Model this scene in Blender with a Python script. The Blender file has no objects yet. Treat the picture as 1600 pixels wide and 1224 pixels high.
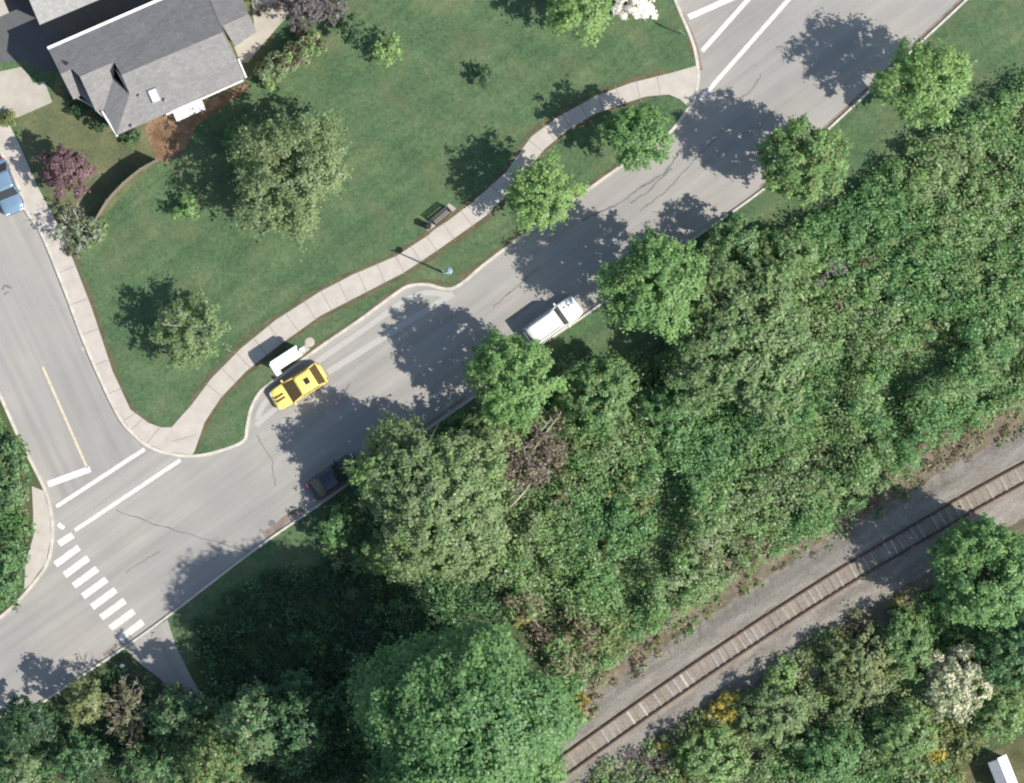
import bpy, bmesh, math, random
import numpy as np
from mathutils import Vector, Matrix

R = math.radians
random.seed(7)
# ------------------------------------------------------------------ camera, world, sun
SC = bpy.context.scene
COL = SC.collection
H = 350.0                       # flying height of the camera
S = 19.5                        # photograph pixels per metre on the ground
cam_d = bpy.data.cameras.new('camera'); cam = bpy.data.objects.new('camera', cam_d); COL.objects.link(cam)
cam.location = (0, 0, H); cam.rotation_euler = (0, 0, 0)
cam_d.sensor_width = 36; cam_d.lens = 36 * H / (1600 / S)
cam_d.clip_start = 10; cam_d.clip_end = 2000
SC.camera = cam
SUN_EL, SUN_DX, SUN_DY = 45.0, 0.915, -0.405     # direction on the ground TOWARDS the sun
world = bpy.data.worlds.new('World'); SC.world = world; world.use_nodes = True
nt = world.node_tree; bg = nt.nodes['Background']
sky = nt.nodes.new('ShaderNodeTexSky'); sky.sky_type = 'NISHITA'; sky.sun_disc = False
sky.sun_elevation = R(SUN_EL); sky.sun_rotation = math.atan2(SUN_DX, SUN_DY)
sky.air_density = 1.3; sky.dust_density = 1.0
nt.links.new(sky.outputs[0], bg.inputs[0]); bg.inputs[1].default_value = 0.105
sun_d = bpy.data.lights.new('sun', 'SUN'); sun_d.energy = 4.6; sun_d.angle = R(0.5); sun_d.color = (1.0, 0.94, 0.85)
sun = bpy.data.objects.new('sun', sun_d); COL.objects.link(sun)
sv = Vector((SUN_DX * math.cos(R(SUN_EL)), SUN_DY * math.cos(R(SUN_EL)), math.sin(R(SUN_EL))))
sun.rotation_euler = sv.to_track_quat('Z', 'Y').to_euler(); sun.location = sv * 100
SC.view_settings.view_transform = 'Standard'; SC.view_settings.look = 'None'
SC.view_settings.gamma = 1; SC.view_settings.use_curve_mapping = False
SC.view_settings.exposure = 0.62
SC.render.engine = 'CYCLES'
SC.cycles.filter_width = 2.1
SC.cycles.max_bounces = 6; SC.cycles.transparent_max_bounces = 4

# ------------------------------------------------------------------ helpers
def P(u, v, z=0.0):
    k = (H - z) / H / S
    return Vector(((u - 800) * k, (612 - v) * k, z))
def PX(u, v): return ((u - 800) / S, (612 - v) / S)

def tag(o, label=None, cat=None, group=None, kind=None):
    if label: o['label'] = label
    if cat: o['category'] = cat
    if group: o['group'] = group
    if kind: o['kind'] = kind
    return o
def link(name, me, parent=None, loc=None):
    o = bpy.data.objects.new(name, me); COL.objects.link(o)
    if parent is not None: o.parent = parent
    if loc is not None: o.location = loc
    return o
def empty(name, loc, rz=0.0):
    o = bpy.data.objects.new(name, None); COL.objects.link(o); o.location = loc; o.rotation_euler = (0, 0, rz)
    o.empty_display_size = 0.3
    return o
def obj(name, bm, mat, parent=None, smooth=False, bevel=0.0, loc=None):
    bmesh.ops.recalc_face_normals(bm, faces=bm.faces)
    me = bpy.data.meshes.new(name); bm.to_mesh(me); bm.free()
    if smooth:
        for p in me.polygons: p.use_smooth = True
    for m in (mat if isinstance(mat, (list, tuple)) else [mat]): me.materials.append(m)
    o = link(name, me, parent, loc)
    if bevel:
        b = o.modifiers.new('bevel', 'BEVEL'); b.width = bevel; b.segments = 2; b.limit_method = 'ANGLE'
    return o
def box(bm, c, s, rz=0.0, mi=0):
    M = Matrix.Translation(Vector(c)) @ Matrix.Rotation(rz, 4, 'Z') @ Matrix.Diagonal((s[0], s[1], s[2], 1))
    r = bmesh.ops.create_cube(bm, size=1.0, matrix=M)
    for f in {f for v in r['verts'] for f in v.link_faces}: f.material_index = mi
def cyl(bm, a, b, r0, r1=None, seg=10, mi=0):
    a = Vector(a); b = Vector(b); d = b - a; r1 = r0 if r1 is None else r1
    if d.length < 1e-5: return
    M = Matrix.Translation((a + b) / 2) @ d.to_track_quat('Z', 'Y').to_matrix().to_4x4()
    r = bmesh.ops.create_cone(bm, cap_ends=True, segments=seg, radius1=r0, radius2=r1, depth=d.length, matrix=M)
    for f in {f for v in r['verts'] for f in v.link_faces}: f.material_index = mi
def tube(bm, pts, r, seg=6):
    for i in range(len(pts) - 1):
        ra = r[i] if isinstance(r, (list, tuple)) else r
        rb = r[i + 1] if isinstance(r, (list, tuple)) else r
        cyl(bm, pts[i], pts[i + 1], ra, rb, seg)
def poly(bm, pts, z):
    """flat polygon of photograph pixels, at height z, with a skirt down to 0.02 under it"""
    vs = [bm.verts.new((*PX(*p), z)) for p in pts]
    f = bm.faces.new(vs)
    if f.normal.z < 0: f.normal_flip()
    return f
def smooth_line(pts, n=6):
    out = []
    P_ = [Vector(p) for p in pts]
    for i in range(len(P_) - 1):
        p0 = P_[max(i - 1, 0)]; p1 = P_[i]; p2 = P_[i + 1]; p3 = P_[min(i + 2, len(P_) - 1)]
        for k in range(n):
            t = k / n
            out.append(0.5 * ((2 * p1) + (p2 - p0) * t + (2 * p0 - 5 * p1 + 4 * p2 - p3) * t * t + (3 * p1 - p0 - 3 * p2 + p3) * t ** 3))
    out.append(P_[-1]); return out
def slab(name, pts, z, mat, depth=0.09, parent=None, kind='structure', smooth_n=0):
    if smooth_n: pts = [tuple(p) for p in smooth_line(pts, smooth_n)]
    bm = bmesh.new()
    f = poly(bm, pts, z)
    bmesh.ops.triangulate(bm, faces=[f])
    be = [e for e in bm.edges if e.is_boundary]
    r = bmesh.ops.extrude_edge_only(bm, edges=be)
    for v in [g for g in r['geom'] if isinstance(g, bmesh.types.BMVert)]: v.co.z -= depth
    o = obj(name, bm, mat, parent)
    if kind and parent is None: o['kind'] = kind
    return o
def ribbon(bm, pts, w, z, thick=0.0, world=False):
    """strip of width w (m) along points in photograph pixels"""
    P_ = [Vector(p) if world else Vector(PX(*p)) for p in pts]
    L, Rr = [], []
    for i, p in enumerate(P_):
        d = (P_[min(i + 1, len(P_) - 1)] - P_[max(i - 1, 0)]).normalized(); n = Vector((-d.y, d.x))
        ww = w[i] if isinstance(w, (list, tuple)) else w
        L.append(p + n * ww / 2); Rr.append(p - n * ww / 2)
    zt = z
    vl = [bm.verts.new((a.x, a.y, zt)) for a in L]; vr = [bm.verts.new((a.x, a.y, zt)) for a in Rr]
    for i in range(len(P_) - 1): bm.faces.new((vr[i], vr[i + 1], vl[i + 1], vl[i]))
    if thick:
        bl = [bm.verts.new((a.x, a.y, zt - thick)) for a in L]; br = [bm.verts.new((a.x, a.y, zt - thick)) for a in Rr]
        for i in range(len(P_) - 1):
            bm.faces.new((vl[i], vl[i + 1], bl[i + 1], bl[i])); bm.faces.new((br[i], br[i + 1], vr[i + 1], vr[i]))
        bm.faces.new((vl[0], bl[0], br[0], vr[0])); bm.faces.new((vl[-1], vr[-1], br[-1], bl[-1]))

# ------------------------------------------------------------------ materials
def new_mat(name):
    m = bpy.data.materials.new(name); m.use_nodes = True
    return m, m.node_tree, m.node_tree.nodes['Principled BSDF']
def noise(nt, scale, detail=4, rough=0.6, rot=0.0, stretch=(1, 1, 1), coord=None):
    tc = nt.nodes.new('ShaderNodeTexCoord'); mp = nt.nodes.new('ShaderNodeMapping')
    mr = nt.nodes.new('ShaderNodeMapping'); mr.inputs['Rotation'].default_value = (0, 0, rot)
    mp.inputs['Scale'].default_value = stretch
    n = nt.nodes.new('ShaderNodeTexNoise'); n.inputs['Scale'].default_value = scale
    n.inputs['Detail'].default_value = detail; n.inputs['Roughness'].default_value = rough
    nt.links.new(tc.outputs['Object'], mr.inputs[0]); nt.links.new(mr.outputs[0], mp.inputs[0]); nt.links.new(mp.outputs[0], n.inputs['Vector'])
    return n.outputs['Fac']
def ramp(nt, fac, stops):
    r = nt.nodes.new('ShaderNodeValToRGB'); el = r.color_ramp.elements
    while len(el) > 1: el.remove(el[-1])
    el[0].position, el[0].color = stops[0][0], (*stops[0][1], 1)
    for p, c in stops[1:]:
        e = el.new(p); e.color = (*c, 1)
    nt.links.new(fac, r.inputs[0]); return r.outputs[0]
def mix(nt, a, b, fac, mode='MIX'):
    m = nt.nodes.new('ShaderNodeMix'); m.data_type = 'RGBA'; m.blend_type = mode
    for s, v in ((m.inputs[0], fac), (m.inputs[6], a), (m.inputs[7], b)):
        if hasattr(v, 'links'): nt.links.new(v, s)
        elif isinstance(v, tuple): s.default_value = (*v, 1)
        else: s.default_value = v
    return m.outputs[2]
def bump(nt, bs, h, strength, dist=0.1):
    b = nt.nodes.new('ShaderNodeBump'); b.inputs['Strength'].default_value = strength; b.inputs['Distance'].default_value = dist
    nt.links.new(h, b.inputs['Height']); nt.links.new(b.outputs[0], bs.inputs['Normal'])
def plain(name, col, rough=0.6, metal=0.0, var=0.12, scale=3.0, coat=0.0):
    m, t, b = new_mat(name)
    n = noise(t, scale, 5, 0.65)
    lo = tuple(c * (1 - var) for c in col); hi = tuple(min(1, c * (1 + var)) for c in col)
    t.links.new(ramp(t, n, [(0.3, lo), (0.7, hi)]), b.inputs['Base Color'])
    b.inputs['Roughness'].default_value = rough; b.inputs['Metallic'].default_value = metal
    b.inputs['Coat Weight'].default_value = coat
    return m
def ground_mat(name, c1, c2, c3, bigscale, fscale, rot=0.0, stretch=(1, 1, 1), bs=0.5, fine=0.35, bd=0.1, patches=None):
    m, t, b = new_mat(name)
    big = noise(t, bigscale, 5, 0.6, rot, stretch)
    base = ramp(t, big, [(0.32, c1), (0.52, c2), (0.7, c3)])
    fn = noise(t, fscale, 6, 0.8)
    fine_c = ramp(t, fn, [(0.3, (1 - fine,) * 3), (0.7, (1 + fine * 0.6,) * 3)])
    c = mix(t, base, fine_c, 1.0, 'MULTIPLY')
    if patches:
        pc, ps, lo, hi, amt = patches
        pn = noise(t, ps, 6, 0.7, 0.6, (1, 1, 1))
        f = ramp(t, pn, [(lo, (0, 0, 0)), (hi, (amt, amt, amt))])
        c = mix(t, c, pc, f)
    t.links.new(c, b.inputs['Base Color']); b.inputs['Roughness'].default_value = 0.95
    b.inputs['Specular IOR Level'].default_value = 0.2
    bump(t, b, fn, bs, bd)
    return m
M = {}
M['grass'] = ground_mat('grass', (.064, .120, .060), (.088, .148, .073), (.124, .176, .090), 0.22, 4.0, 0.5, (1, 1.5, 1), 0.8, 0.52, 0.15,
                        ((.150, .155, .085), 0.30, 0.47, 0.80, 0.7))
t = M['grass'].node_tree; b = t.nodes['Principled BSDF']; old = b.inputs['Base Color'].links[0].from_socket
t.links.new(mix(t, old, ramp(t, noise(t, 1.1, 3, .5, -0.62, (.06, 1, 1)), [(.35, (.88, .90, .90)), (.65, (1.10, 1.08, 1.05))]), 1.0, 'MULTIPLY'), b.inputs['Base Color'])
old = b.inputs['Base Color'].links[0].from_socket
t.links.new(mix(t, old, (.16, .17, .09), ramp(t, noise(t, 1.6, 9, .8), [(.56, (0, 0, 0)), (.74, (.6,) * 3)])), b.inputs['Base Color'])
M['yard_grass'] = ground_mat('yard_grass', (.095, .115, .062), (.125, .14, .072), (.165, .165, .09), 0.5, 5.0, 0, (1, 1, 1), 0.6, 0.4, 0.1)
M['dry_grass'] = ground_mat('dry_grass', (.07, .08, .035), (.11, .11, .055), (.17, .15, .085), 0.5, 6.0, 0, (1, 1, 1), 0.6, 0.4, 0.1)
M['soil'] = ground_mat('soil', (.06, .062, .036), (.085, .085, .05), (.12, .11, .07), 0.3, 4.0, 0, (1, 1, 1), 0.8, 0.5, 0.2,
                       ((.075, .115, .05), 0.8, 0.40, 0.55, 0.95))
M['dirt'] = ground_mat('dirt', (.13, .10, .075), (.19, .155, .12), (.25, .21, .165), 0.35, 5.0, -0.6, (1, 2.5, 1), 0.7, 0.45, 0.12,
                       ((.09, .105, .045), 0.9, 0.50, 0.66, 0.8))
M['edge_soil'] = ground_mat('edge_soil', (.085, .08, .045), (.12, .105, .06), (.15, .125, .08), 0.8, 6.0)
M['mulch'] = ground_mat('mulch', (.17, .105, .065), (.27, .175, .11), (.38, .27, .185), 0.9, 7.0, 0, (1, 1, 1), 0.9, 0.55, 0.15,
                        ((.10, .10, .04), 1.3, 0.52, 0.7, 0.5))
M['ballast'] = ground_mat('ballast', (.225, .208, .182), (.285, .265, .235), (.35, .328, .292), 0.5, 9.0, -0.58, (0.5, 2.5, 1), 1.0, 0.55, 0.12,
                          ((.13, .10, .08), 0.6, 0.5, 0.75, 0.6))
M['stained'] = ground_mat('stained', (.23, .20, .165), (.285, .25, .21), (.34, .30, .255), 0.8, 9.0, 0, (1, 1, 1), 1.0, 0.5, 0.1)
def asphalt(name, c, rot, crack=True):
    m, t, b = new_mat(name)
    streak = noise(t, 0.9, 6, 0.62, rot, (0.05, 1.2, 1))
    blot = noise(t, 0.12, 5, 0.6)
    s = ramp(t, streak, [(0.32, tuple(x * 0.86 for x in c)), (0.68, tuple(x * 1.1 for x in c))])
    bl = ramp(t, blot, [(0.3, (0.86, 0.87, 0.9)), (0.7, (1.10, 1.08, 1.04))])
    fn = noise(t, 9.0, 5, 0.8)
    fc = ramp(t, fn, [(0.3, (0.88,) * 3), (0.7, (1.1,) * 3)])
    cc = mix(t, mix(t, s, bl, 1.0, 'MULTIPLY'), fc, 1.0, 'MULTIPLY')
    sp = noise(t, 1.7, 7, 0.75)
    cc = mix(t, cc, tuple(x * 0.62 for x in c), ramp(t, sp, [(0.62, (0, 0, 0)), (0.78, (0.7,) * 3)]))
    t.links.new(cc, b.inputs['Base Color']); b.inputs['Roughness'].default_value = 0.9
    b.inputs['Specular IOR Level'].default_value = 0.25
    bump(t, b, fn, 0.25, 0.02)
    return m
M['asphalt'] = asphalt('asphalt', (.292, .282, .264), -0.62)
M['shaded_asphalt'] = asphalt('shaded_asphalt', (.10, .105, .11), 0.9)  # lane asphalt, colour darkened to carry the shade between the houses
M['asphalt_side'] = asphalt('asphalt_side', (.286, .277, .262), 1.13)
M['path'] = plain('path', (.40, .365, .325), 0.9, 0, 0.10, 1.2)
M['kerb'] = plain('kerb', (.46, .43, .375), 0.9, 0, 0.22, 2.0)
M['kerb_stain'] = plain('kerb_stain', (.19, .15, .12), 0.95, 0, 0.35, 1.5)
M['driveway'] = plain('driveway', (.36, .335, .285), 0.9, 0, 0.12, 1.0)
M['joint'] = plain('joint', (.21, .18, .15), 0.95)
def worn(name, c, lo, hi):
    m, t, b = new_mat(name)
    f = ramp(t, noise(t, 2.6, 8, 0.78), [(lo, (0, 0, 0)), (hi, (.75,) * 3)])
    t.links.new(mix(t, c, (.33, .32, .30), f), b.inputs['Base Color']); b.inputs['Roughness'].default_value = .8
    return m
M['paint'] = worn('paint', (.70, .69, .65), .40, .64)
M['faded'] = worn('faded', (.37, .36, .34), .42, .66)
M['cream_paint'] = worn('cream_paint', (.60, .50, .32), .42, .62)
M['tar'] = plain('tar', (.13, .13, .135), 0.7, 0, 0.3, 3)
M['rust'] = plain('rust', (.10, .062, .042), 0.7, 0.3, 0.3, 4)
M['sleeper'] = plain('sleeper', (.27, .23, .19), 0.9, 0, 0.25, 2)
M['pale_sleeper'] = plain('pale_sleeper', (.38, .34, .29), 0.9, 0, 0.2, 3)
M['dark_sleeper'] = plain('dark_sleeper', (.21, .175, .145), 0.9, 0, 0.25, 3)
M['bark'] = plain('bark', (.12, .095, .07), 0.95, 0, 0.3, 6)
M['pale_bark'] = plain('pale_bark', (.38, .34, .30), 0.9, 0, 0.3, 5)
M['white_wood'] = plain('white_wood', (.62, .60, .56), 0.8, 0, 0.2, 6)
M['white_metal'] = plain('white_metal', (.72, .72, .71), 0.45, 0, 0.05, 3)
M['white_car'] = plain('white_car', (.78, .78, .77), 0.25, 0, 0.02, 1, coat=0.6)
M['yellow_car'] = plain('yellow_car', (.86, .66, .17), 0.3, 0, 0.03, 1, coat=0.5)
M['blue_car'] = plain('blue_car', (.17, .26, .36), 0.22, 0.2, 0.04, 1, coat=0.8)
M['dark_car'] = plain('dark_car', (.014, .019, .034), 0.35, 0.2, 0.04, 1, coat=0.8)
M['black'] = plain('black', (.02, .019, .018), 0.5)
M['rubber'] = plain('rubber', (.02, .02, .02), 0.85)
M['rim'] = plain('rim', (.45, .45, .46), 0.35, 0.8)
M['lamp_glass'] = plain('lamp_glass', (.75, .78, .8), 0.15)
M['red_lens'] = plain('red_lens', (.35, .02, .02), 0.2)
M['teal_metal'] = plain('teal_metal', (.30, .42, .45), 0.4, 0.4)
M['bench_wood'] = plain('bench_wood', (.06, .055, .052), 0.7)
M['grey_wood'] = plain('grey_wood', (.20, .17, .135), 0.85, 0, 0.25, 3)
M['siding'] = plain('siding', (.36, .35, .33), 0.8)
M['gutter'] = plain('gutter', (.80, .80, .78), 0.5, 0, 0.08, 1)
M['flat_grey'] = plain('flat_grey', (.25, .26, .28), 0.6)
M['pot'] = plain('pot', (.11, .04, .03), 0.8)
m, t, b = new_mat('glass_dark'); b.inputs['Base Color'].default_value = (.03, .033, .035, 1); b.inputs['Roughness'].default_value = 0.12
M['glass'] = m
m, t, b = new_mat('glass_amber'); b.inputs['Base Color'].default_value = (.085, .055, .022, 1); b.inputs['Roughness'].default_value = 0.3
M['glass_amber'] = m
def shingle(name, c, rot):
    m, t, b = new_mat(name)
    tc = t.nodes.new('ShaderNodeTexCoord'); mp = t.nodes.new('ShaderNodeMapping'); mp.inputs['Rotation'].default_value = (0, 0, rot)
    w = t.nodes.new('ShaderNodeTexBrick'); w.inputs['Scale'].default_value = 1.0
    w.inputs['Brick Width'].default_value = 0.45; w.inputs['Row Height'].default_value = 0.22; w.inputs['Mortar Size'].default_value = 0.01
    w.inputs['Color1'].default_value = (*[x * 1.06 for x in c], 1); w.inputs['Color2'].default_value = (*[x * 0.9 for x in c], 1)
    w.inputs['Mortar'].default_value = (*[x * 0.72 for x in c], 1)
    t.links.new(tc.outputs['Object'], mp.inputs[0]); t.links.new(mp.outputs[0], w.inputs['Vector'])
    n = ramp(t, noise(t, 3.5, 6, 0.75), [(0.3, (0.80,) * 3), (0.7, (1.14,) * 3)])
    n2 = ramp(t, noise(t, 0.5, 4, 0.6), [(0.3, (0.92, 0.93, 0.95)), (0.7, (1.06, 1.04, 1.02))])
    t.links.new(mix(t, mix(t, w.outputs[0], n, 1.0, 'MULTIPLY'), n2, 1.0, 'MULTIPLY'), b.inputs['Base Color']); b.inputs['Roughness'].default_value = 0.92
    return m
M['shingle'] = shingle('shingle', (.215, .21, .208), R(-23.0))
M['shingle_pale'] = shingle('shingle_pale', (.30, .30, .29), R(-23.0))
# leaves: colour stored leaf by leaf, diffuse with some light coming through
def leaf_mat(name='leaf', trans=0.28):
    m = bpy.data.materials.new(name); m.use_nodes = True; t = m.node_tree
    for n in list(t.nodes):
        if n.type != 'OUTPUT_MATERIAL': t.nodes.remove(n)
    out = [n for n in t.nodes if n.type == 'OUTPUT_MATERIAL'][0]
    a = t.nodes.new('ShaderNodeAttribute'); a.attribute_name = 'tint'
    d = t.nodes.new('ShaderNodeBsdfDiffuse'); tr = t.nodes.new('ShaderNodeBsdfTranslucent')
    g = t.nodes.new('ShaderNodeBsdfGlossy'); g.inputs['Roughness'].default_value = 0.45; g.inputs[0].default_value = (.8, .85, .9, 1)
    ms = t.nodes.new('ShaderNodeMixShader'); ms.inputs[0].default_value = trans
    ms2 = t.nodes.new('ShaderNodeMixShader'); ms2.inputs[0].default_value = 0.018
    t.links.new(a.outputs['Color'], d.inputs[0]); t.links.new(a.outputs['Color'], tr.inputs[0])
    t.links.new(d.outputs[0], ms.inputs[1]); t.links.new(tr.outputs[0], ms.inputs[2])
    t.links.new(ms.outputs[0], ms2.inputs[1]); t.links.new(g.outputs[0], ms2.inputs[2])
    t.links.new(ms2.outputs[0], out.inputs[0])
    return m
M['leaf'] = leaf_mat(trans=0.5)

# ------------------------------------------------------------------ foliage
PAL = {  # (dark, light) leaf colours
    'bright':  ((.080, .142, .045), (.165, .250, .088)),
    'lime':    ((.102, .165, .050), (.195, .270, .100)),
    'mid':     ((.052, .110, .036), (.115, .195, .070)),
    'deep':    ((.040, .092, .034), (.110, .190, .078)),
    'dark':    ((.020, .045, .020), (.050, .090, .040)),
    'sage':    ((.090, .122, .060), (.168, .205, .102)),
    'olive':   ((.085, .105, .040), (.175, .190, .075)),
    'pale':    ((.082, .124, .050), (.160, .215, .090)),
    'purple':  ((.085, .052, .052), (.170, .105, .108)),
    'blossom': ((.16, .17, .10), (.50, .47, .36)),
    'white':   ((.42, .40, .34), (.57, .54, .50)),
    'broom':   ((.20, .17, .035), (.38, .30, .06)),
    'brown':   ((.085, .068, .042), (.175, .145, .095)),
    'rosy':    ((.08, .068, .045), (.17, .125, .095)),
    'greyv':   ((.060, .052, .050), (.130, .112, .110)),
}
LEAFK = np.array([2.0, 2.03, 2.12])
def cards(pos, nrm, size, col, rng, name, mat, parent=None, loc=None):
    """one mesh of leaf-clump cards: pointed four-sided leaves, slightly folded"""
    n = len(pos)
    nrm = nrm / np.maximum(np.linalg.norm(nrm, axis=1, keepdims=True), 1e-6)
    r = rng.normal(size=(n, 3)); a = np.cross(nrm, r); a /= np.maximum(np.linalg.norm(a, axis=1, keepdims=True), 1e-6)
    bb = np.cross(nrm, a)
    s = size[:, None]; w = s * rng.uniform(0.45, 0.8, (n, 1))
    V = np.empty((n, 4, 3))
    V[:, 0] = pos - a * s; V[:, 1] = pos - bb * w - nrm * s * 0.15
    V[:, 2] = pos + a * s; V[:, 3] = pos + bb * w - nrm * s * 0.15
    me = bpy.data.meshes.new(name)
    me.vertices.add(4 * n); me.vertices.foreach_set('co', V.astype(np.float32).ravel())
    me.loops.add(4 * n); me.loops.foreach_set('vertex_index', np.arange(4 * n, dtype=np.int32))
    me.polygons.add(n); me.polygons.foreach_set('loop_start', np.arange(0, 4 * n, 4, dtype=np.int32))
    me.polygons.foreach_set('loop_total', np.full(n, 4, dtype=np.int32))
    me.update(calc_edges=True)
    at = me.attributes.new('tint', 'FLOAT_COLOR', 'FACE')
    c4 = np.ones((n, 4), dtype=np.float32); c4[:, :3] = col
    at.data.foreach_set('color', c4.ravel())
    me.materials.append(mat)
    return link(name, me, parent, loc)
def palette(names, n, rng, sub=None):
    """leaf colours mixed from weighted palettes"""
    if isinstance(names, str): names = [(names, 1.0)]
    w = np.array([x[1] for x in names], float); w /= w.sum()
    k = rng.choice(len(names), n, p=w) if sub is None else sub
    lo = np.array([PAL[x[0]][0] for x in names])[k]; hi = np.array([PAL[x[0]][1] for x in names])[k]
    return lo, hi
def crown(name, rx, ry, z0, z1, seed, pal, leaf=0.13, dens=1.0, rag=0.16, hollow=0.12, spiky=0.0, parent=None, clump=None, top=0.0):
    rng = np.random.default_rng(seed)
    area = math.pi * rx * ry
    K = int(max(14, area * 6.0 * (0.8 + 0.085 * (z1 - z0))))
    zc = (z0 + z1) / 2 - (z1 - z0) * 0.08; hz = (z1 - z0) / 2
    th = rng.uniform(0, 2 * np.pi, K); cz = rng.uniform(-0.55, 1, K)
    rad = (hollow + (1 - hollow) * rng.uniform(0, 1, K) ** 0.45)
    ph = rng.uniform(0, 6.28, 5); am = rng.uniform(0.4, 1, 5) * rag * 0.5
    out = 1 + sum(am[j] * np.sin((j + 2) * th + ph[j]) for j in range(5)) + rng.normal(0, rag * 0.22, K)
    sz = np.sqrt(np.maximum(0, 1 - cz ** 2)) ** (1 - 0.35 * top)
    d = np.stack([np.cos(th) * sz, np.sin(th) * sz, cz], 1)
    C = d * rad[:, None] * np.stack([rx * out, ry * out, np.full(K, hz) * (0.85 + 0.3 * rng.random(K))], 1)
    C[:, 2] += zc
    cs = (clump or (0.24 + 0.038 * (rx + ry) / 2)) * rng.uniform(0.6, 1.35, K)
    per = max(6, int(30 * dens * (0.20 / leaf) ** 2 * (cs.mean() / 0.42) ** 2))
    idx = np.repeat(np.arange(K), per); n = len(idx)
    off = rng.normal(size=(n, 3)); off /= np.linalg.norm(off, axis=1, keepdims=True)
    off *= rng.uniform(0.1, 1.3, n)[:, None]
    an = rng.uniform(0, np.pi, K); st = rng.uniform(0.75, 1.5, K)      # each clump stretched its own way
    ca, sa = np.cos(an)[idx], np.sin(an)[idx]; ox = (off[:, 0] * ca + off[:, 1] * sa) * st[idx]; oy = (-off[:, 0] * sa + off[:, 1] * ca) / st[idx]
    off = np.stack([ox * ca - oy * sa, ox * sa + oy * ca, off[:, 2]], 1)
    sc = np.stack([cs, cs, cs * 0.75], 1)[idx]
    pos = C[idx] + off * sc
    if spiky:
        rdir = C[idx].copy(); rdir[:, 2] = 0; rl = np.linalg.norm(rdir, axis=1, keepdims=True); rdir /= np.maximum(rl, 1e-3)
        pos += rdir * (rng.uniform(-0.3, 1, n)[:, None] ** 3) * spiky * cs[idx][:, None] * 1.5
    outn = d[idx] * 0.30 + off * 0.25; outn[:, 2] += 0.50
    outn += rng.normal(0, 0.22, (n, 3))
    sub = rng.choice(len(pal), K, p=np.array([x[1] for x in pal]) / sum(x[1] for x in pal)) if not isinstance(pal, str) else None
    subl = None if sub is None else np.where(rng.random(n) < .6, rng.choice(len(pal), n, p=np.array([x[1] for x in pal]) / sum(x[1] for x in pal)), sub[idx])
    lo, hi = palette(pal, n, rng, subl)
    ck = rng.uniform(0.1, 0.65, K)[idx] + rng.uniform(-0.25, 0.45, n)
    ck = np.clip(ck, 0, 1)[:, None]
    col = (lo * (1 - ck) + hi * ck) * LEAFK
    return cards(pos, outn, leaf * rng.uniform(0.6, 1.35, n), col, rng, name, M['leaf'], parent)
def trunk(parent, h, rx, r0, seed, mat='bark', z_limb=None, n_limb=6, reach=0.75, twig=False, ry=None, ztop=None):
    rng = random.Random(seed); bm = bmesh.new(); ry = ry or rx
    z_limb = z_limb or h * 0.5; ztop = ztop or h
    top = Vector((rng.uniform(-.15, .15), rng.uniform(-.15, .15), z_limb))
    tube(bm, [Vector((0, 0, -0.05)), Vector((0, 0, z_limb * 0.15)), top * 0.6, top, Vector((top.x, top.y, h * 0.85))], [r0 * 1.35, r0, r0 * .9, r0 * .75, r0 * .25], 8)
    for k in range(n_limb):
        a = 2 * math.pi * k / n_limb + rng.uniform(-.35, .35); f = rng.uniform(0.6, 1.0) * reach
        s = Vector((top.x * .8, top.y * .8, z_limb * rng.uniform(0.75, 1.05)))
        e = Vector((math.cos(a) * rx * f, math.sin(a) * ry * f, z_limb + (ztop - z_limb) * rng.uniform(0.35, 0.85)))
        mm = s.lerp(e, .5) + Vector((rng.uniform(-.2, .2), rng.uniform(-.2, .2), rng.uniform(0, .4)))
        tube(bm, [s, mm, e], [r0 * .45, r0 * .3, r0 * .1], 6)
        for j in range(5 if twig else 2):
            q = s.lerp(e, rng.uniform(.35, .95)); aa = a + rng.uniform(-1.1, 1.1); l = rx * rng.uniform(.2, .45)
            q2 = q + Vector((math.cos(aa) * l, math.sin(aa) * l, rng.uniform(0, .6) * l))
            tube(bm, [q, q2], [r0 * .16, r0 * .05], 5)
            if twig:
                for i in range(2):
                    a3 = aa + rng.uniform(-1, 1); q3 = q.lerp(q2, rng.uniform(.4, 1)); l3 = l * .5
                    tube(bm, [q3, q3 + Vector((math.cos(a3) * l3, math.sin(a3) * l3, l3 * rng.uniform(0, .5)))], [r0 * .1, r0 * .04], 4)
    return obj('trunk', bm, M[mat], parent, smooth=True)
SEED = [100]
def tree(name, u, v, r, zc, pal, label, cat='tree', z0=None, z1=None, ry=None, group=None, base=0.10, **kw):
    """u,v,r in photograph pixels; crown middle at height zc"""
    SEED[0] += 1; s = SEED[0]
    k = (H - zc) / H / S
    p = P(u, v, zc); rx = r * k; ryy = (ry or r) * k
    z0 = z0 if z0 is not None else zc - rx * .75; z1 = z1 if z1 is not None else zc + rx * .75
    rz = kw.pop('rz', 0.0)
    e = empty(name, (p.x, p.y, base), rz); tag(e, label, cat, group)
    tr = kw.pop('trunk_r', 0.05 + 0.045 * rx); tm = kw.pop('tmat', 'bark'); tw = kw.pop('twig', False); nl = kw.pop('limbs', 6); rc = kw.pop('reach', .75)
    crown('crown', rx, ryy, max(z0, .15) - base, z1 - base, s, pal, parent=e, **kw)
    trunk(e, z1 - base - (z1 - z0) * .15, rx, tr, s, tm, max(z0 - base + (z1 - z0) * .1, .25), nl, rc, tw, ryy, z1 - base)
    return e
def shrub(name, u, v, r, h, pal, label, cat='shrub', group=None, base=0.10, **kw):
    return tree(name, u, v, r, h * .55, pal, label, cat, z0=.15, z1=h, group=group, base=base, limbs=kw.pop('limbs', 5), trunk_r=kw.pop('trunk_r', 0.05), **kw)
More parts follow.
